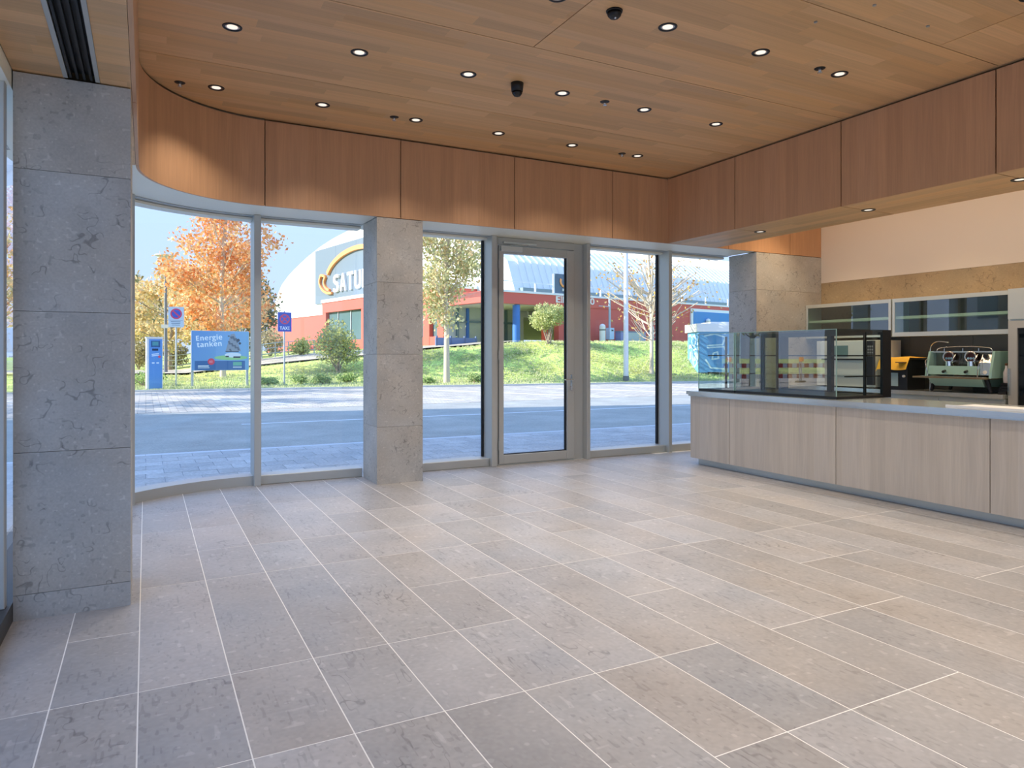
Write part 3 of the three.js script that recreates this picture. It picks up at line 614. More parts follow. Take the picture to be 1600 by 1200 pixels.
{ // diagonal bay markings
  const m = std(0xf4f4f0), L = []; for (let u = -6; u < 40; u += 5.2) L.push(prism([[u, 22], [u + 0.14, 22], [u - 3.5, 29], [u - 3.64, 29]], -0.1449, -0.141)); oneStruct('bay_marking', merge(L), m);
}
{ // pavement in front of the glass
  const p = struct('pavement'), mats = [0xf0f0ee, 0xe7e8e7, 0xf4f4f2].map((c) => std(c, { map: texAsphalt, roughness: 0.85 }));
  part(p, 'joint_bed', bx(-70, 110, -0.5, -0.056, 8.0, 11.4), std(0x9aa0a8));
  for (let j = 0; j < 9; j++) for (let i = 0; i < 31; i++) {
    const u = -1.0 + i * 0.4 + (j % 2) * 0.2, v = 8.24 + j * 0.352; if (v > 8.5 && 0) continue;
    part(p, 'paving_slab', bx(u + 0.004, u + 0.396, -0.08, -0.05 + rr(-0.001, 0.001), v + 0.004, v + 0.348, [rr(0, 4), rr(0, 4)]), mats[Math.floor(rnd() * 3)]);
  }
  part(p, 'slab_field', merge([bx(11.5, 110, -0.08, -0.05, 8.2, 11.39), bx(-70, -1.01, -0.08, -0.05, -30, 11.39)]), mats[0]).userData.kind = 'stuff';
  for (let i = 0; i < 22; i++) part(p, 'kerb_stone', cbx(-6 + i, -5.005 + i, -0.3, -0.045, 11.4, 11.55, 0.008), std(0xd3d6da, { roughness: 0.8 }));
  part(p, 'kerb_run', merge([bx(16, 110, -0.3, -0.045, 11.4, 11.55), bx(-70, -6.005, -0.3, -0.045, 11.4, 11.55)]), std(0xd3d6da));
}
{
  const t = thing('road_drain', 'dark iron road drain grate beside the kerb', 'drain', [0.95, -0.15, 11.75]);
  part(t, 'frame', bx(0.5, 1.4, -0.2, -0.147, 11.57, 11.95), std(0x595d60, { metalness: 0.5 }));
  for (let k = 0; k < 8; k++) part(t, 'bar', bx(0.55 + k * 0.105, 0.61 + k * 0.105, -0.147, -0.135, 11.59, 11.93), M.black);
}
{
  const kb = []; for (let u = -20; u < 60; u += 2) kb.push(prism([[u, lotEdge(u)], [u + 1.99, lotEdge(u + 1.99)], [u + 1.99, lotEdge(u + 1.99) + 0.15], [u, lotEdge(u) + 0.15]], -0.4, -0.06));
  oneStruct('lot_kerb', merge(kb), std(0xcfcfc8));
  const us = [...range(-150, -22, 10), ...range(-20, 46, 90), ...range(50, 250, 10)], grassMat = std(0xfdfbd2, { map: texGrass, roughness: 1 });
  oneStruct('grass_bank', field(us, range(0, 1, 60), (u, t) => 0).clone(), grassMat).visible = true;
  const bank = scene.children[scene.children.length - 1], pos = bank.geometry.attributes.position, uv = bank.geometry.attributes.uv;
  for (let i = 0; i < pos.count; i++) { const u = pos.getX(i), t = -pos.getZ(i), v = lotEdge(u) + 0.15 + (t < 0.7 ? t / 0.7 * 17 : 17 + Math.pow((t - 0.7) / 0.3, 2) * 350); pos.setY(i, gy(u, v) + (v < 52 ? (fbm(u * 0.7 + 90, v * 0.7, 9999, 9999, 811, 3) - 0.5) * 0.1 * smooth(0.2, 1.5, v - lotEdge(u)) : 0)); pos.setZ(i, -v); uv.setXY(i, u, v); }
  bank.geometry.computeVertexNormals();
  // sandy path on top of the bank
  const path = (us2, vc, w, n) => field(us2, [0, 0.5, 1], (u, t) => 0) && (() => { const g = field(us2, [-1, 0, 1], () => 0), q = g.attributes.position; for (let i = 0; i < q.count; i++) { const u = q.getX(i), v = vc(u) - q.getZ(i) * w; q.setXYZ(i, u, gy(u, v) + 0.12, -v); } g.computeVertexNormals(); return g; })();
  oneStruct('sand_path', path(range(-12, 22, 60), (u) => 50 - 0.2 * u, 4.6), std(0xe6dcc4, { map: texAsphalt, roughness: 1 }));
  // tufts
  const gmat = std(0xffffff, { roughness: 1, side: THREE.DoubleSide }), tri = new THREE.BufferGeometry(), P = [];
  for (let k = 0; k < 5; k++) { const a = k * 1.3, c = Math.cos(a), s = Math.sin(a); P.push(-0.03 * c + 0.05 * s, 0, -0.03 * s, 0.03 * c + 0.05 * s, 0, 0.03 * s, 0.08 * s, 0.2, 0.08 * c); }
  tri.setAttribute('position', new THREE.Float32BufferAttribute(P, 3)); tri.computeVertexNormals();
  const N = 16000, im = new THREE.InstancedMesh(tri, gmat, N), mt = new THREE.Matrix4(), cc = new THREE.Color();
  for (let i = 0; i < N; i++) {
    const u = rr(-3, 40), v = lotEdge(u) + 0.3 + rnd() * rnd() * 16, s = rr(0.35, 0.8) * (v - lotEdge(u) < 1 ? 0.8 : 1);
    mt.compose(new THREE.Vector3(u, gy(u, v) - 0.02, -v), new THREE.Quaternion().setFromAxisAngle(new THREE.Vector3(0, 1, 0), rr(0, 6.3)), new THREE.Vector3(s, s, s)); im.setMatrixAt(i, mt);
    const k = rnd(); cc.setRGB(mixn(0.46, 0.68, k), mixn(0.54, 0.68, k), mixn(0.28, 0.42, k)); im.setColorAt(i, cc);
  }
  im.name = 'grass_tufts'; im.userData = { kind: 'stuff', label: 'rough grass growing on the bank beyond the car park', category: 'grass' }; shade(im); scene.add(im);
}

// ---------- trees and shrubs ----------
const bark = std(0x9c8f80, { roughness: 0.9 }), barkPale = std(0xcfc3ae, { roughness: 0.9 });
const leafMat = phys(0xffffff, { vertexColors: true, roughness: 1, transmission: 0.3, thickness: 0, side: THREE.DoubleSide, specularIntensity: 0.1 });
function leaves(n, size, cols, place) {
  const pos = new Float32Array(n * 18), col = new Float32Array(n * 18), c = new THREE.Color(), a = new THREE.Vector3(), b = new THREE.Vector3(), d = new THREE.Vector3();
  for (let i = 0; i < n; i++) {
    const p = place(i); a.set(rr(-1, 1), rr(-1, 1), rr(-1, 1)).normalize(); b.set(rr(-1, 1), rr(-1, 1), rr(-1, 1)).cross(a).normalize(); d.crossVectors(a, b);
    const s = size * rr(0.6, 1.25), h = s * 0.62;
    const q = [p.clone().addScaledVector(a, -s), p.clone().addScaledVector(b, h).addScaledVector(d, h * 0.25), p.clone().addScaledVector(a, s), p.clone().addScaledVector(b, -h).addScaledVector(d, h * 0.25)];
    [0, 1, 2, 0, 2, 3].forEach((k, m) => { pos.set([q[k].x, q[k].y, q[k].z], i * 18 + m * 3); });
    c.set(cols[Math.floor(rnd() * cols.length)]); const l = rr(0.8, 1.12);
    for (let m = 0; m < 6; m++) col.set([c.r * l, c.g * l, c.b * l], i * 18 + m * 3);
  }
  const g = new THREE.BufferGeometry(); g.setAttribute('position', new THREE.BufferAttribute(pos, 3)); g.setAttribute('color', new THREE.BufferAttribute(col, 3)); g.computeVertexNormals(); return g;
}
function tree(name, label, { u, v, y, h, r = 0.14, clear, rx, ry, n, leaf = 0.13, cols, clusters = 46, nb = 14, mat = bark, twig = 0.02, spread = 0.5, group = 'trees beyond the car park' }) {
  const t = thing(name, label, 'tree', [u, y, v], group); t.base = new THREE.Vector3();
  const top = new THREE.Vector3(rr(-0.2, 0.2), h * 0.93, rr(-0.2, 0.2));
  part(t, 'trunk', tube([new THREE.Vector3(0, -0.15, 0), new THREE.Vector3(rr(-0.05, 0.05), clear * 0.6, rr(-0.05, 0.05)), new THREE.Vector3(rr(-0.1, 0.1), clear + ry * 0.6, 0), top], r * 0.62, 16, 8).applyMatrix4(new THREE.Matrix4()), mat);
  part(t, 'trunk_foot', new THREE.CylinderGeometry(r * 0.66, r, clear + 0.1, 10).translate(0, clear / 2 - 0.1, 0), mat);
  const cy = clear + ry, cl = [], br = [];
  for (let k = 0; k < clusters; k++) { let p; do { p = new THREE.Vector3(rr(-1, 1), rr(-1, 1), rr(-1, 1)); } while (p.lengthSq() > 1); const w = p.y > 0 ? 1 - 0.45 * p.y * p.y : 1 - 0.2 * p.y * p.y; cl.push(new THREE.Vector3(p.x * rx * w, cy + p.y * ry, p.z * rx * w)); }
  for (let k = 0; k < nb; k++) { const e = cl[k % cl.length], s = new THREE.Vector3(0, clamp(e.y - e.length() * 0.15 - 0.5, clear * 0.9, h * 0.85), 0), m = s.clone().lerp(e, 0.5).add(new THREE.Vector3(0, -0.15, 0)); br.push(tube([s, m, e], twig * 1.4, 6, 5)); for (let j = 0; j < 2; j++) { const f = e.clone().add(new THREE.Vector3(rr(-0.7, 0.7), rr(-0.1, 0.7), rr(-0.7, 0.7))); br.push(cyl(m, f, twig * 0.8, twig * 0.3, 5)); } }
  part(t, 'branches', merge(br.map((g) => { g.deleteAttribute('uv'); return g; })), mat).userData.kind = 'stuff';
  const gauss = () => (rnd() + rnd() + rnd() - 1.5) * spread * 1.6;
  part(t, 'foliage', leaves(n, leaf, cols, () => { const c = cl[Math.floor(rnd() * cl.length)]; return new THREE.Vector3(c.x + gauss(), c.y + gauss() * 0.8, c.z + gauss()); }), leafMat).userData.kind = 'stuff';
  return t;
}
function shrub(name, label, { u, v, y, rx, h, n, leaf = 0.08, cols, stem = 0, group = 'shrubs on the bank', category = 'shrub' }) {
  const t = thing(name, label, category, [u, y, v], group); t.base = new THREE.Vector3();
  const st = []; for (let k = 0; k < 6; k++) st.push(cyl(new THREE.Vector3(rr(-0.1, 0.1), -0.1, rr(-0.1, 0.1)), new THREE.Vector3(rr(-0.5, 0.5) * rx, stem + h * 0.4, rr(-0.5, 0.5) * rx), 0.05, 0.02, 6));
  part(t, 'stems', merge(st), bark);
  const ry = (h - stem) / 2, bumps = Array.from({ length: 14 }, () => [rr(-0.5, 0.5), rr(-0.4, 0.5), rr(-0.5, 0.5), rr(0.45, 0.6)]);
  part(t, 'foliage', leaves(n, leaf, cols, () => { const b = bumps[Math.floor(rnd() * 14)], q = new THREE.Vector3(rr(-1, 1), rr(-1, 1), rr(-1, 1)).normalize().multiplyScalar(b[3] * Math.pow(rnd(), 0.25)); return new THREE.Vector3((b[0] + q.x) * rx * 1.02, stem + ry * (1 + (b[1] + q.y) * 1.0), (b[2] + q.z) * rx); }), leafMat).userData.kind = 'stuff';
  return t;
}
const ORANGE = [0xf6bf84, 0xf8cc96, 0xf0aa6a, 0xfad8ac, 0xeb9a62, 0xf4c68c], TAN = [0xf2e0b0, 0xf5e6be, 0xe6cf98, 0xf0d898, 0xd8cf9c, 0xf6cf98], OLIVE = [0xd9d9a8, 0xe4dfae, 0xc6ca98, 0xe8dca6, 0xbcbc88, 0xe2c696];
tree('maple_tree', 'tall orange maple with a pale trunk standing behind the blue billboard', { u: 3.7, v: 40.9, y: gy(3.7, 40.9), h: 10, r: 0.17, clear: 2.3, rx: 2.9, ry: 3.7, n: 7200, leaf: 0.12, cols: ORANGE, clusters: 60, nb: 30, mat: barkPale });
tree('maple_tree', 'golden autumn tree behind the street lamp', { u: 1.6, v: 58, y: gy(1.6, 58), h: 8, r: 0.2, clear: 1.6, rx: 3.4, ry: 3.2, n: 5200, leaf: 0.16, cols: TAN, nb: 24 });
tree('maple_tree', 'tan autumn tree at the far end behind the parking machine', { u: -1.6, v: 66.5, y: gy(-1.6, 66.5), h: 7.6, r: 0.2, clear: 1.2, rx: 3.2, ry: 3.1, n: 4600, leaf: 0.16, cols: TAN, nb: 20 });
tree('maple_tree', 'yellow orange tree between the street lamp and the tall maple', { u: 4.2, v: 50.6, y: gy(4.2, 50.6), h: 8, r: 0.2, clear: 1.5, rx: 3.0, ry: 3.2, n: 5000, leaf: 0.15, cols: [...TAN, 0xe89a48], nb: 24 });
tree('linden_tree', 'dark olive tree beside the end of the arched hall', { u: 8.6, v: 68, y: gy(8.6, 68), h: 7.5, r: 0.22, clear: 1, rx: 2.6, ry: 3.2, n: 3600, leaf: 0.17, cols: [0x7d8460, 0x8c8c64, 0x6d765a, 0xa08a5a], nb: 16 });
tree('linden_tree', 'grey green tree far behind the railing', { u: 6.5, v: 92, y: gy(6.5, 92), h: 9, r: 0.25, clear: 0.8, rx: 4.2, ry: 4.0, n: 3600, leaf: 0.24, cols: [0x8f9672, 0xa59c70, 0x7f8868], nb: 12 });
tree('linden_tree', 'pale green tree far behind the golden trees', { u: -2, v: 81, y: gy(-2, 81), h: 9, r: 0.25, clear: 0.8, rx: 4.6, ry: 4.2, n: 3600, leaf: 0.24, cols: [0xa9a878, 0xb5a36e, 0x97996f], nb: 12 });
tree('linden_tree', 'yellow green street tree with a smooth trunk between pillar and door', { u: 13.8, v: 33.86, y: -0.1, h: 9.4, r: 0.18, clear: 3.0, rx: 2.1, ry: 3.3, n: 6800, leaf: 0.105, cols: OLIVE, clusters: 60, nb: 26, mat: barkPale });
tree('maple_tree', 'almost bare young tree with few yellow leaves beside the white lamp post', { u: 26.74, v: 33.4, y: -0.1, h: 8.2, r: 0.15, clear: 2.6, rx: 2.9, ry: 2.9, n: 620, leaf: 0.1, cols: [0xe8c06a, 0xd9a05a, 0xb9a070, 0xc7b98a], clusters: 70, nb: 60, mat: barkPale, twig: 0.022, spread: 0.7 });
for (const [u, v, k] of [[-8.5, 27.2, 0], [-14, 25.5, 1], [-5.6, 32.6, 2], [-17, 29.5, 3]]) tree('linden_tree', ['street tree in the car park opposite the rounded glass corner', 'yellowing tree in the car park further from the rounded corner', 'young tree at the car park kerb beside the parking machine', 'golden tree behind the striped barriers'][k], { u, v, y: -0.15, h: 7.5, r: 0.16, clear: 2.6, rx: 2.3, ry: 2.5, n: 1500, leaf: 0.13, cols: OLIVE, nb: 20, group: 'trees in the car park' });
shrub('round_shrub', 'large round shrub, half yellow and half grey green, right of the taxi sign', { u: 9.44, v: 39.05, y: gy(9.44, 39.05), rx: 1.5, h: 3.15, n: 4200, leaf: 0.075, cols: [0xdfe08e, 0xc9cc88, 0xadb896, 0xe6df90, 0x9fa98a], stem: 0.2 });
shrub('round_shrub', 'small yellow green shrub in front of the red wall', { u: 9.3, v: 49.3, y: gy(9.3, 49.3) + 0.05, rx: 0.9, h: 1.4, n: 1200, leaf: 0.09, cols: [0xd6de86, 0xe2e49a, 0xb8c47a] });
shrub('topiary_shrub', 'ball shaped pale green shrub on a short stem in front of the entrance', { u: 22.32, v: 37.98, y: gy(22.32, 37.98), rx: 1.22, h: 2.5, n: 4200, leaf: 0.07, cols: [0xd6da9a, 0xc2c98a, 0xaab67e, 0xe2e2ac], stem: 0.55 });
const hedgeLabels = ['beige hedge shrub at the left end behind the railing', 'second beige hedge shrub behind the railing', 'third beige hedge shrub behind the railing', 'fourth beige hedge shrub behind the railing', 'beige hedge shrub beside the arched hall'];
hedgeLabels.forEach((l, k) => shrub('hedge_shrub', l, { u: -0.5 + k * 2.5, v: 63 + (k % 2) * 0.3, y: gy(-0.5 + k * 2.5, 63) - 0.05, rx: 1.22, h: 2.4, n: 1100, leaf: 0.12, cols: [0xcdbf96, 0xb9ac84, 0xdccfa6, 0xa39a78], group: 'hedge behind the railing' }));
const lows = [[5.1, 35.3, 0.6, 0.45, 'low bright green shrub at the kerb beside the billboard'], [6.75, 35.9, 0.5, 0.5, 'low green shrub at the foot of the taxi sign'], [7.75, 35.2, 0.62, 0.65, 'low dark green shrub at the kerb right of the taxi sign'], [9.1, 35.6, 0.6, 0.55, 'spreading low shrub at the kerb in front of the round shrub'], [10.6, 34.6, 0.5, 0.35, 'flat low shrub at the kerb near the pillar'], [15.2, 33.4, 0.5, 0.55, 'small leafy plant at the foot of the street tree'], [12.6, 33.7, 0.5, 0.4, 'small yellow weed clump beside the street tree'], [0.0, 36.6, 0.9, 0.9, 'low dark shrub behind the parking machine']];
for (const [u, v, rx, h, l] of lows) shrub('low_shrub', l, { u, v, y: gy(u, v) - 0.02, rx, h, n: 700, leaf: 0.06, cols: [0xa3bd78, 0xb7cc86, 0x8fa86c, 0xc6d190], group: 'low shrubs along the kerb' });

// ---------- street furniture ----------
const galv = std(0xb9c0c6, { metalness: 0.5, roughness: 0.45 });
const face = (w, h) => new THREE.PlaneGeometry(w, h);
function signBoard(parent, name, w, h, x, y, z, map, back = galv) {
  part(parent, name + '_board', new THREE.BoxGeometry(w, h, 0.03).translate(x, y, z), back);
  part(parent, name + '_print', face(w * 0.995, h * 0.995).translate(x, y, z + 0.0165), std(0xffffff, { map, roughness: 0.5 }));
}
const outThing = (name, label, cat, u, y, v, turn = 0, group) => { const t = thing(name, label, cat, [u, y, v], group); t.base = new THREE.Vector3(); t.rotation.y = turn; return t; };
{
  const t = outThing('parking_machine', 'slim blue parking machine with white sides and small screen', 'ticket machine', 0.32, -0.1, 34.05, 0.12);
  const map = canvasTex(128, 512, (c, w, h) => {
    c.fillStyle = '#5f97d6'; c.fillRect(0, 0, w, h); c.fillStyle = '#2b5c8c'; c.fillRect(18, 14, 92, 66); c.fillStyle = '#4f9aa0'; c.fillRect(32, 24, 60, 40); c.fillStyle = '#1f3650'; c.fillRect(30, 94, 60, 22);
    c.fillStyle = '#d9e8f8'; c.save(); c.translate(24, 150); c.rotate(-0.12); c.fillRect(0, 0, 74, 9); c.fillRect(0, 16, 74, 9); c.restore(); c.fillStyle = '#e0566a'; c.beginPath(); c.arc(102, 178, 13, 0, 7); c.fill();
    c.fillStyle = '#e9f3fb'; c.fillRect(28, 236, 26, 12); c.fillRect(72, 236, 26, 12);
  });
  part(t, 'body', new THREE.BoxGeometry(0.62, 2.22, 0.36).translate(0, 1.11, 0), M.whitePaint);
  part(t, 'front_plate', new THREE.BoxGeometry(0.5, 2.16, 0.02).translate(0.03, 1.1, 0.19), std(0x5f97d6, { roughness: 0.4 }));
  part(t, 'front_print', face(0.5, 2.14).translate(0.03, 1.1, 0.2015), std(0xffffff, { map, roughness: 0.4 }));
  part(t, 'roof_cap', new THREE.BoxGeometry(0.66, 0.05, 0.42).translate(0, 2.245, 0), M.whitePaint);
}
{
  const t = outThing('no_parking_sign', 'no-parking sign with red ring on a grey post beside the parking machine', 'road sign', 1.25, -0.1, 36.3, 0.05);
  part(t, 'post', new THREE.CylinderGeometry(0.04, 0.04, 3.75, 12).translate(0, 1.875, 0), galv);
  signBoard(t, 'sign', 0.66, 0.95, 0, 3.26, 0.06, canvasTex(256, 368, (c, w, h) => { c.fillStyle = '#c4d4e4'; c.fillRect(0, 0, w, h); c.fillStyle = '#d8486a'; c.beginPath(); c.arc(128, 124, 96, 0, 7); c.fill(); c.fillStyle = '#3f5cc0'; c.beginPath(); c.arc(128, 124, 72, 0, 7); c.fill(); c.strokeStyle = '#d8486a'; c.lineWidth = 24; c.beginPath(); c.moveTo(76, 72); c.lineTo(180, 176); c.stroke(); c.fillStyle = '#7088a8'; c.fillRect(20, 238, 216, 5); c.fillStyle = '#54708c'; for (let k = 0; k < 3; k++) c.fillRect(40 + k * 8, 264 + k * 30, 160 - k * 14, 9); }));
  part(t, 'clamp', new THREE.BoxGeometry(0.2, 0.05, 0.1).translate(0, 3.0, 0.02), galv);
}
{
  const t = outThing('billboard', 'blue billboard with white headline and a car picture on two grey posts', 'billboard', 3.08, -0.1, 35.3, 0.1);
  for (const x of [-1.2, 1.2]) part(t, 'post', new THREE.BoxGeometry(0.1, 2.62, 0.1).translate(x, 1.31, -0.06), galv);
  const map = canvasTex(1024, 744, (c, w, h) => {
    const g = c.createLinearGradient(0, 0, w, 0); g.addColorStop(0, '#6f9fd4'); g.addColorStop(1, '#86b6da'); c.fillStyle = g; c.fillRect(0, 0, w, h);
    c.fillStyle = '#eaf4fc'; c.font = 'bold 132px sans-serif'; c.save(); c.translate(70, 190); c.rotate(-0.07); c.fillText('Energie', 0, 0); c.fillText('tanken', 14, 122); c.restore();
    c.fillStyle = '#98cf8e'; c.beginPath(); c.ellipse(700, 505, 300, 46, 0, 0, 7); c.fill();
    c.fillStyle = '#8e9aa6'; c.beginPath(); c.moveTo(600, 380); c.lineTo(690, 60); c.lineTo(760, 40); c.lineTo(880, 380); c.closePath(); c.fill(); c.fillStyle = '#5f6b78'; for (let k = 0; k < 26; k++) c.fillRect(640 + (k * 53) % 190, 80 + (k * 37) % 280, 34, 26); c.fillStyle = '#3f4a58'; c.beginPath(); c.arc(830, 170, 30, 0, 7); c.arc(860, 230, 24, 0, 7); c.fill();
    c.fillStyle = '#dce9f2'; c.beginPath(); c.ellipse(735, 455, 150, 48, 0, 0, 7); c.fill(); c.fillStyle = '#2a3442'; c.fillRect(600, 470, 60, 26); c.fillRect(740, 480, 130, 30); c.fillStyle = '#4b5968'; c.fillRect(600, 380, 240, 18);
    c.fillStyle = '#3f6ea6'; c.fillRect(56, 566, 900, 178); c.fillStyle = '#dc4f66'; c.beginPath(); c.arc(344, 580, 62, 0, 7); c.fill(); c.fillStyle = '#f2b4bd'; c.font = 'bold 50px sans-serif'; c.fillText('SÜ', 308, 600);
    c.fillStyle = '#e8f1f8'; c.fillRect(112, 652, 190, 22); c.fillRect(112, 690, 200, 12); c.fillStyle = '#6fb7a0'; c.fillRect(736, 588, 160, 70); c.fillStyle = '#b7c9d6'; c.fillRect(736, 676, 160, 26);
  });
  part(t, 'panel', new THREE.BoxGeometry(2.52, 1.83, 0.06).translate(0, 1.7, 0.02), M.whitePaint);
  part(t, 'panel_print', face(2.5, 1.81).translate(0, 1.7, 0.0515), std(0xffffff, { map, roughness: 0.5 }));
}
{
  const t = outThing('taxi_sign', 'blue TAXI stand sign on a thin grey post', 'road sign', 5.96, -0.1, 35.4, 0.1);
  part(t, 'post', new THREE.CylinderGeometry(0.045, 0.045, 2.7, 12).translate(0, 1.35, 0), galv);
  part(t, 'post_cap', new THREE.CylinderGeometry(0.045, 0.045, 1.0, 12).translate(0, 3.15, 0), galv);
  signBoard(t, 'sign', 0.66, 0.94, 0, 3.1, 0.065, canvasTex(256, 368, (c, w, h) => { c.fillStyle = '#3a56b8'; c.fillRect(0, 0, w, h); c.fillStyle = '#d04868'; c.beginPath(); c.arc(128, 132, 96, 0, 7); c.fill(); c.fillStyle = '#4a5fc0'; c.beginPath(); c.arc(128, 132, 72, 0, 7); c.fill(); c.strokeStyle = '#d04868'; c.lineWidth = 22; c.beginPath(); c.moveTo(76, 80); c.lineTo(180, 184); c.moveTo(180, 80); c.lineTo(76, 184); c.stroke(); c.fillStyle = '#eef3fb'; c.font = 'bold 84px sans-serif'; c.textAlign = 'center'; c.fillText('TAXI', 128, 332); }));
}
{
  const t = outThing('street_lamp', 'grey street lamp with a conical glass head behind the signs', 'street lamp', 1.08, gy(1.08, 47.9), 47.9), hh = 7.2;
  part(t, 'post', new THREE.CylinderGeometry(0.07, 0.11, hh - 1.1, 12).translate(0, (hh - 1.1) / 2, 0), std(0x7c848c, { metalness: 0.4, roughness: 0.5 }));
  part(t, 'collar', new THREE.CylinderGeometry(0.13, 0.1, 0.3, 14).translate(0, hh - 1.05, 0), std(0xa8aeb2));
  part(t, 'glass_cone', new THREE.CylinderGeometry(0.5, 0.14, 0.9, 24, 1, true).translate(0, hh - 0.45, 0), phys(0xe6e6da, { transmission: 0.4, roughness: 0.6, thickness: 0, side: THREE.DoubleSide }));
  part(t, 'top_disc', new THREE.CylinderGeometry(0.62, 0.62, 0.05, 28).translate(0, hh + 0.02, 0), std(0xd9d8cc));
  part(t, 'notice_plate', new THREE.BoxGeometry(0.4, 0.22, 0.03).translate(-0.05, 2.9, 0.12), M.whitePaint);
}
{
  const t = outThing('lamp_mast', 'tall white lamp mast standing at the kerb right of the door', 'mast', 23.6, -0.1, 31.7);
  part(t, 'pole', new THREE.CylinderGeometry(0.1, 0.15, 11, 16).translate(0, 5.5, 0), std(0xe3e8ea, { metalness: 0.3, roughness: 0.4 }));
  part(t, 'foot_sleeve', new THREE.CylinderGeometry(0.17, 0.17, 0.35, 16).translate(0, 0.17, 0), std(0x6f747a));
  part(t, 'lamp_head', new THREE.BoxGeometry(1.4, 0.12, 0.35).translate(0.5, 11, 0), galv);
}
{ // railing on the bank
  const t = outThing('steel_railing', 'grey steel railing along the path in front of the trees', 'railing', 6, 0, 57.5), u0 = 1, u1 = 12;
  for (let k = 0; k <= 11; k++) { const u = mixn(u0, u1, k / 11) - 6, y = gy(u + 6, 57.5); part(t, 'post', new THREE.CylinderGeometry(0.05, 0.05, 1.15, 8).translate(u, y + 0.57, 0), galv); }
  for (const hh of [0.35, 0.75, 1.12]) part(t, 'rail', tube(range(u0, u1, 12).map((u) => new THREE.Vector3(u - 6, gy(u, 57.5) + hh, 0)), 0.035, 30, 6), galv);
}
{ // graffiti-covered blue container on the right
  const y = gy(31.4, 33.2) - 0.1, t = outThing('blue_container', 'blue container with white painted scrawl and white roof on the bank', 'container', 31.9, y, 33.4, -0.45);
  const map = canvasTex(512, 384, (c, w, h) => {
    c.fillStyle = '#6aa6dc'; c.fillRect(0, 0, w, h); c.strokeStyle = '#eef5fc'; c.lineWidth = 13; c.lineJoin = 'round';
    for (const L of [[[40, 40], [120, 20], [200, 50], [180, 120], [60, 130]], [[60, 150], [190, 140], [230, 260], [190, 350], [90, 340], [50, 260]], [[110, 200], [140, 190], [150, 250], [100, 260], [110, 200]], [[240, 40], [330, 30], [380, 90], [300, 140], [240, 120]], [[270, 170], [400, 160], [420, 300], [300, 340], [260, 250]], [[320, 210], [360, 200], [370, 260], [320, 270], [320, 210]], [[440, 60], [490, 160], [450, 300]]]) { c.beginPath(); L.forEach(([x, yy], i) => (i ? c.lineTo(x, yy) : c.moveTo(x, yy))); c.stroke(); }
  });
  part(t, 'body', new THREE.BoxGeometry(4.2, 2.5, 2.4).translate(0.6, 1.3, 0), std(0x6aa6dc, { roughness: 0.6 }));
  part(t, 'painted_side', face(4.18, 2.48).translate(0.6, 1.3, 1.202), std(0xffffff, { map, roughness: 0.6 }));
  part(t, 'painted_side', face(2.38, 2.48).rotateY(-PI / 2).translate(-1.502, 1.3, 0), std(0xffffff, { map, roughness: 0.6 }));
  part(t, 'roof', new THREE.BoxGeometry(4.5, 0.5, 2.7).translate(0.6, 2.8, 0), M.whitePaint);
  part(t, 'roof_cap', new THREE.BoxGeometry(3.2, 0.14, 2.0).translate(0.9, 3.1, 0), M.whitePaint);
}
{ // striped barriers in the car park, mirrored by the display case
  const map = canvasTex(256, 64, (c, w, h) => { c.fillStyle = '#f0eeea'; c.fillRect(0, 0, w, h); c.fillStyle = '#c8322e'; for (let k = 0; k < 8; k += 2) c.fillRect(k * 32, 0, 32, h); });
  let b0 = null;
  for (let k = 0; k < 6; k++) {
    const u = -24 + k * 2.3, v = 27.4 + k * 0.5;
    if (b0) { copy(b0, [u, -0.15, v], ORD[k] + ' red and white barrier with orange lamp counted from the office block', 0.5); continue; }
    b0 = outThing('striped_barrier', 'first red and white barrier with orange lamp counted from the office block', 'barrier', u, -0.15, v, 0.5, 'striped barriers in the car park');
    for (const y of [0.35, 0.95]) part(b0, 'board', new THREE.BoxGeometry(2.1, 0.25, 0.04).translate(0, y, 0), std(0xffffff, { map }));
    for (const x of [-0.95, 0.95]) { part(b0, 'post', new THREE.BoxGeometry(0.06, 1.15, 0.06).translate(x, 0.6, 0), M.whitePaint); part(b0, 'foot', new THREE.BoxGeometry(0.25, 0.08, 0.7).translate(x, 0.04, 0), M.black); }
    part(b0, 'warning_lamp', new THREE.CylinderGeometry(0.13, 0.13, 0.24, 14).translate(0.95, 1.3, 0), std(0xff8a1e, { emissive: new THREE.Color(1, 0.4, 0.05), emissiveIntensity: 0.5 }));
  }
}

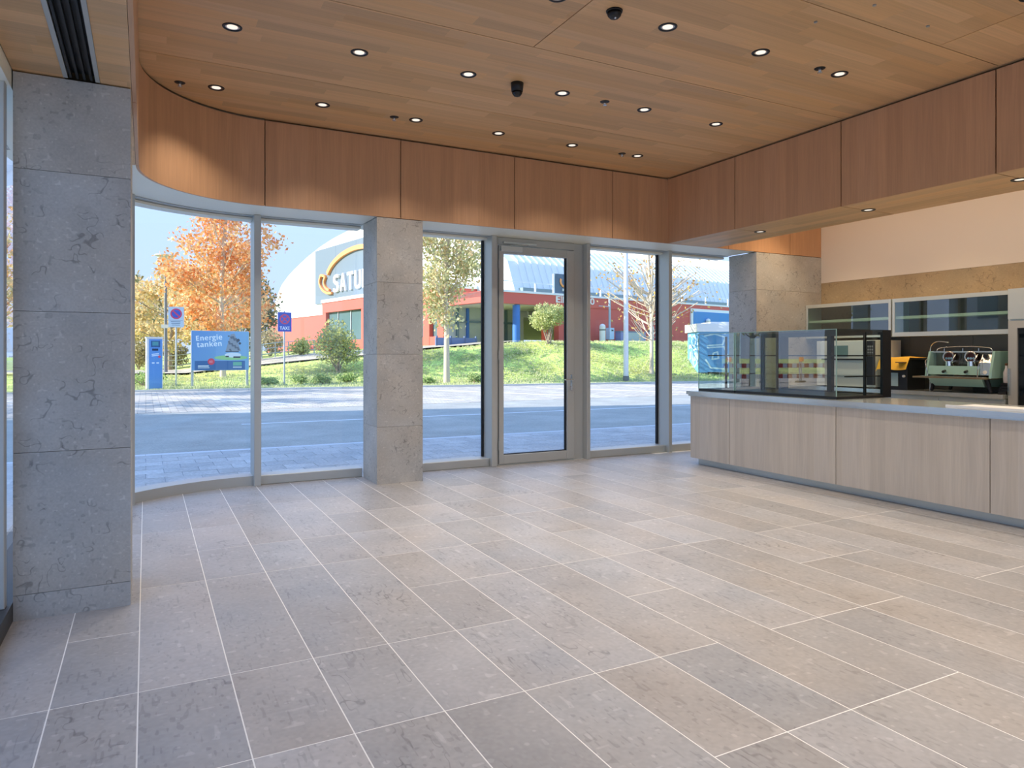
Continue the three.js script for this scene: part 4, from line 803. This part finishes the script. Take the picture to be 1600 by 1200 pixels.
// ---------- buildings ----------
const font = await new FontLoader().loadAsync('fonts/droid/droid_sans_bold.typeface.json');
const text = (s, size, depth) => { const g = new TextGeometry(s, { font, size, depth, curveSegments: 4 }); g.computeBoundingBox(); return g; };
{ // arched hall with a red wing; own axes: x along the long side, z towards the street
  const t = thing('arched_hall', 'white arched store hall with red walls and a dark sign panel', 'building', [22.464, 0, 44.675]); t.base = new THREE.Vector3(); t.rotation.y = 10.5 * PI / 180;
  const white = std(0xedf0ec, { roughness: 0.6 }), red = std(0xd06458, { roughness: 0.6 }), redGrey = red, panelC = std(0x70818f, { roughness: 0.5 }), glassD = phys(0x5f7a80, { roughness: 0.08 }), blue = std(0x3f78c8, { roughness: 0.5 }), coping = std(0xe9eef0);
  const half = [[-64.4, 1], [-64.35, 4.5], [-63.9, 6.57], [-62.8, 9.34], [-60.2, 11.38], [-57.7, 12.45], [-55.25, 13.2], [-50.7, 14.38], [-46.4, 15.23], [-42.5, 15.78], [-37.9, 16.17]], prof = [...half, [-34.95, 16.27], ...half.slice().reverse().map(([z, y]) => [-69.9 - z, y])];
  const shell = (pts, x0, x1) => { const s = new THREE.Shape(pts.map(([z, y]) => new THREE.Vector2(-z, y))); return muv(new THREE.ExtrudeGeometry(s, { depth: x1 - x0, bevelEnabled: false }).rotateY(-PI / 2).scale(1, 1, 1).translate(0, 0, 0).rotateY(0).applyMatrix4(new THREE.Matrix4().set(-1, 0, 0, 0, 0, 1, 0, 0, 0, 0, -1, 0, 0, 0, 0, 1)).translate(x0, 0, 0)); };
  part(t, 'gable_wall', shell(prof, 5.9, 6.4), white);
  const outer = prof.slice(1, -1), inner = outer.slice().reverse().map(([z, y]) => [-34.95 + (z + 34.95) * 0.985, y - 0.25]);
  part(t, 'roof', shell([...outer, ...inner], 6.4, 78), white);
  const ribs = []; for (let x = 6.9; x < 78; x += 0.75) ribs.push(shell([...outer.map(([z, y]) => [-34.95 + (z + 34.95) * 1.003, y + 0.1]), ...outer.slice().reverse()], x, x + 0.14));
  part(t, 'roof_ribs', merge(ribs), white).userData.kind = 'stuff';
  part(t, 'far_gable', shell(prof, 77.9, 78), white);
  const B = (x0, x1, y0, y1, z0, z1) => muv(new THREE.BoxGeometry(x1 - x0, y1 - y0, z1 - z0).translate((x0 + x1) / 2, (y0 + y1) / 2, (z0 + z1) / 2));
  // sign panel with raised letters and swoosh; letters read from far (left) to near (right), i.e. towards +z
  const sp = part(t, 'sign_panel', B(5.7, 5.9, 7.92, 14.78, -47.46, -21), panelC);
  for (const z of [-41.2, -35.6, -30]) part(sp, 'panel_seam', B(5.69, 5.7, 7.92, 14.78, z - 0.04, z + 0.04), std(0x6f8296));
  const turnL = (g) => g.rotateY(-PI / 2);
  [...'SATURN'].forEach((ch, i) => { const g = text(ch, 2.15, 0.25), w = g.boundingBox.max.x - g.boundingBox.min.x; g.translate(-g.boundingBox.min.x, 0, 0).scale(1.62 / w, 0.98, 1); part(sp, 'letter', turnL(g).translate(5.7, 9.05, -41.4 + i * 1.97), M.whitePaint); });
  const orange = std(0xf3a468, { roughness: 0.5 });
  const ribbon = (pts, w) => { const c = new THREE.CatmullRomCurve3(pts.map(([z, y]) => new THREE.Vector3(z, y, 0))), up = [], dn = []; for (let i = 0; i <= 30; i++) { const k = i / 30, p = c.getPoint(k), d = c.getTangent(k), ww = typeof w === 'function' ? w(k) : w; up.push(new THREE.Vector2(p.x - d.y * ww, p.y + d.x * ww)); dn.unshift(new THREE.Vector2(p.x + d.y * ww, p.y - d.x * ww)); } return new THREE.ExtrudeGeometry(new THREE.Shape([...up, ...dn]), { depth: 0.3, bevelEnabled: false }).applyMatrix4(new THREE.Matrix4().set(0, 0, -1, 5.7, 0, 1, 0, 0, 1, 0, 0, 0, 0, 0, 0, 1)); };
  const arcP = [[-43.2, 11.5], [-42.1, 12.3], [-40.4, 13.0], [-37.9, 13.55], [-34.2, 13.75], [-30.5, 13.2], [-27.5, 12.0]], loopP = [[-43.9, 11.2], [-45.2, 11.4], [-45.6, 10.6], [-44.8, 9.7], [-43.2, 9.1], [-41.9, 9.0]], innerP = [[-43.8, 11.2], [-44.25, 10.5], [-43.7, 9.8], [-42.6, 9.4]];
  for (const [p, w] of [[arcP, 0.26], [loopP, 0.15], [innerP, 0.13]]) { part(sp, 'swoosh', ribbon(p, w), orange); }
  // red plinth and glazed portal along the gable
  part(t, 'plinth_wall', B(5.2, 5.9, 0.5, 6.4, -64, -36.3), red);
  part(t, 'plinth_coping', B(5.1, 5.9, 6.4, 6.55, -64, -36.3), coping);
  part(t, 'portal', B(1.9, 5.9, 6.15, 7.25, -36.3, -11.5), red); part(t, 'portal_coping', B(1.8, 5.9, 7.25, 7.6, -36.4, -11.4), coping);
  for (const z of [-36.2, -26.3, -14, -11.7]) part(t, 'portal_pier', B(1.92, 2.6, 0.5, 6.15, z - 0.1, z + 0.9), red);
  part(t, 'portal_base', B(1.95, 2.5, 0.5, 3.0, -35.3, -11.7), red);
  part(t, 'portal_glass', B(2.3, 2.4, 3.0, 6.15, -35.3, -11.7), glassD);
  for (const z of [-32.7, -29.5, -22.5, -18.5]) part(t, 'portal_mullion', B(2.2, 2.3, 3.0, 6.15, z - 0.08, z + 0.08), galv);
  // wing along the street
  part(t, 'fascia', B(-1.5, 34, 5.1, 5.9, -0.3, 0), redGrey); part(t, 'fascia_coping', B(-1.6, 34, 5.9, 6.05, -0.4, 0.06), coping);
  part(t, 'wing_roof', B(-1.5, 34, 5.5, 5.88, -7, -0.3), std(0x8f979a));
  part(t, 'fascia_return', B(-1.5, -1.2, 5.1, 5.9, -7, -0.3), redGrey);
  part(t, 'soffit', B(-1.2, 8, 5.02, 5.1, -5.4, -0.3), std(0xb8bcb8));
  part(t, 'wing_wall', B(5.4, 34, 0.8, 5.1, -0.6, -0.05), redGrey);
  part(t, 'clerestory', B(6.4, 60, 6.1, 7.0, -6.4, -5.6), std(0x8fa39e, { roughness: 0.3 }));
  for (let k = 0; k < 14; k++) part(t, 'clerestory_post', B(3.2 + k * 3.4, 3.3 + k * 3.4, 6.05, 6.75, -0.3, -0.2), coping);
  part(t, 'clerestory_rail', B(-1.5, 50, 6.7, 6.76, -0.28, -0.22), coping);
  part(t, 'entrance_glass', B(-1.2, 5.4, 0.8, 5.02, -5.5, -5.4), std(0xb4c0bc, { roughness: 0.3 }));
  for (const [x, m] of [[-0.4, glassD], [0.55, blue], [3.4, coping], [4.3, glassD]]) part(t, 'entrance_post', B(x, x + 0.18, 1.2, 5.02, -5.39, -5.2), m);
  part(t, 'entrance_transom', B(-1.2, 5.4, 3.9, 4.05, -5.39, -5.25), glassD);
  part(t, 'column', new THREE.CylinderGeometry(0.28, 0.28, 4, 16).translate(1.57, 3.05, -0.4), blue);
  for (const x of [4.3, 4.75]) part(t, 'bin', new THREE.CylinderGeometry(0.2, 0.2, 1.1, 12).translate(x, 2.75, -0.5), std(0xd9573f));
  // small roof sign
  const rs = part(t, 'roof_sign', B(5.03, 6.9, 6.1, 7.55, -0.2, -0.05), std(0x5c7288));
  part(rs, 'roof_sign_emblem', new THREE.TorusGeometry(0.35, 0.09, 8, 20, 4).scale(1.2, 1, 0.6).rotateZ(2.6).translate(5.95, 6.95, 0), orange);
  part(rs, 'roof_sign_stroke', B(5.75, 6.6, 6.25, 6.45, -0.05, 0.02), M.whitePaint);
  part(t, 'roof_sign_leg', B(4.85, 5.0, 6.0, 7.5, -0.15, -0.05), coping);
  for (const [ch, x, w] of [['E', 5.05, 0.4], ['I', 5.52, 0.12], ['N', 5.72, 0.42], ['O', 8.62, 0.46]]) { const g = text(ch, 0.5, 0.05), ww = g.boundingBox.max.x - g.boundingBox.min.x; part(t, 'fascia_letter', g.translate(-g.boundingBox.min.x, 0, 0).scale(w / ww, 1, 1).translate(x, 5.36, 0), M.whitePaint); }
  // blue bay at the far end of the wing
  part(t, 'bay_frame', B(21.1, 34, 1, 5.56, -0.05, 0.1), coping); part(t, 'bay_wall', B(21.4, 34, 1, 5.3, 0.1, 0.14), std(0x4f8fd0));
  part(t, 'bay_lamp', new THREE.SphereGeometry(0.22, 12, 8).translate(23.2, 4.5, 0.35), M.whitePaint);
}
{ // items standing against the red wing
  const A = 10.5 * PI / 180, at = (x, z) => [22.464 + x * Math.cos(A) + z * Math.sin(A) * 1, 44.675 + x * Math.sin(A) - z * Math.cos(A)];
  for (const [x, l] of [[8.6, 'white round-topped bollard light beside the store entrance'], [14.2, 'white round-topped bollard light beside the low planter']]) { const [u, v] = at(x, 1.4), t = outThing('bollard_light', l, 'bollard', u, gy(u, v), v, A, 'white bollards'); part(t, 'body', new THREE.CylinderGeometry(0.24, 0.24, 1.25, 16).translate(0, 0.62, 0), M.whitePaint); part(t, 'band', new THREE.CylinderGeometry(0.245, 0.245, 0.12, 16).translate(0, 1.02, 0), std(0x7c8a84)); part(t, 'dome', new THREE.SphereGeometry(0.24, 16, 8, 0, 7, 0, PI / 2).translate(0, 1.25, 0), M.whitePaint); }
  { const [u, v] = at(12.0, 1.2), t = outThing('low_planter', 'long grey blue planter trough in front of the red wall', 'planter', u, gy(u, v), v, A); part(t, 'trough', new THREE.BoxGeometry(2.9, 0.9, 0.6).translate(0, 0.45, 0), std(0x8f94c4)); part(t, 'poster', face(2.2, 0.6).translate(0.1, 0.55, 0.302), std(0xb9c4c4)); part(t, 'lid', new THREE.BoxGeometry(3.0, 0.06, 0.66).translate(0, 0.93, 0), std(0x7f92a0)); }
  { const [u, v] = at(10.0, 0.8), t = outThing('sign_mast', 'slim grey mast with cross arms in front of the red wall', 'mast', u, gy(u, v), v, A); part(t, 'pole', new THREE.CylinderGeometry(0.09, 0.1, 3.9, 12).translate(0, 1.95, 0), std(0xa9bcc8)); part(t, 'arm', new THREE.BoxGeometry(1.2, 0.06, 0.06).translate(-0.6, 2.9, 0), galv); part(t, 'letter_box', new THREE.BoxGeometry(0.5, 0.9, 0.4).translate(-0.25, 0.75, 0.3), std(0xb8d2ee)); part(t, 'flap', new THREE.BoxGeometry(0.2, 0.1, 0.02).translate(-0.2, 1.0, 0.51), M.black); }
  { const [u, v] = [25, 60]; const t = outThing('blue_fence', 'low blue grey fence at the foot of the arched hall', 'fence', 20.2, gy(20, 47), 47.2, A); part(t, 'panel', new THREE.BoxGeometry(3.6, 0.55, 0.1).translate(-0.2, 0.3, 0), std(0x6d86ad)); for (const x of [-1.9, -0.7, 0.5, 1.5]) part(t, 'post', new THREE.BoxGeometry(0.1, 0.7, 0.14).translate(x, 0.35, 0), std(0x5f7596)); }
}
{ // office block across the side street; it keeps the near road and the room in shade
  const t = thing('office_block', 'tall grey office block across the side street', 'building', [-41, -0.5, 16]); t.base = new THREE.Vector3(0, 0, 0);
  part(t, 'walls', new THREE.BoxGeometry(22, 24, 23).translate(0, 12, 0), std(0xb9bcbc, { roughness: 0.8 }));
  part(t, 'roof', new THREE.BoxGeometry(22.6, 0.6, 23.6).translate(0, 24.3, 0), std(0x8a8e90));
  const wm = phys(0x56707c, { roughness: 0.1 });
  for (let f = 0; f < 7; f++) for (let k = 0; k < 4; k++) part(t, 'window', new THREE.BoxGeometry(0.1, 1.7, 4.2).translate(11.02, 2 + f * 3.1, -8.4 + k * 5.6), wm);
}

scene.traverse((o) => { if (o.isMesh) { o.castShadow = true; o.receiveShadow = true; } });
renderer.render(scene, camera);
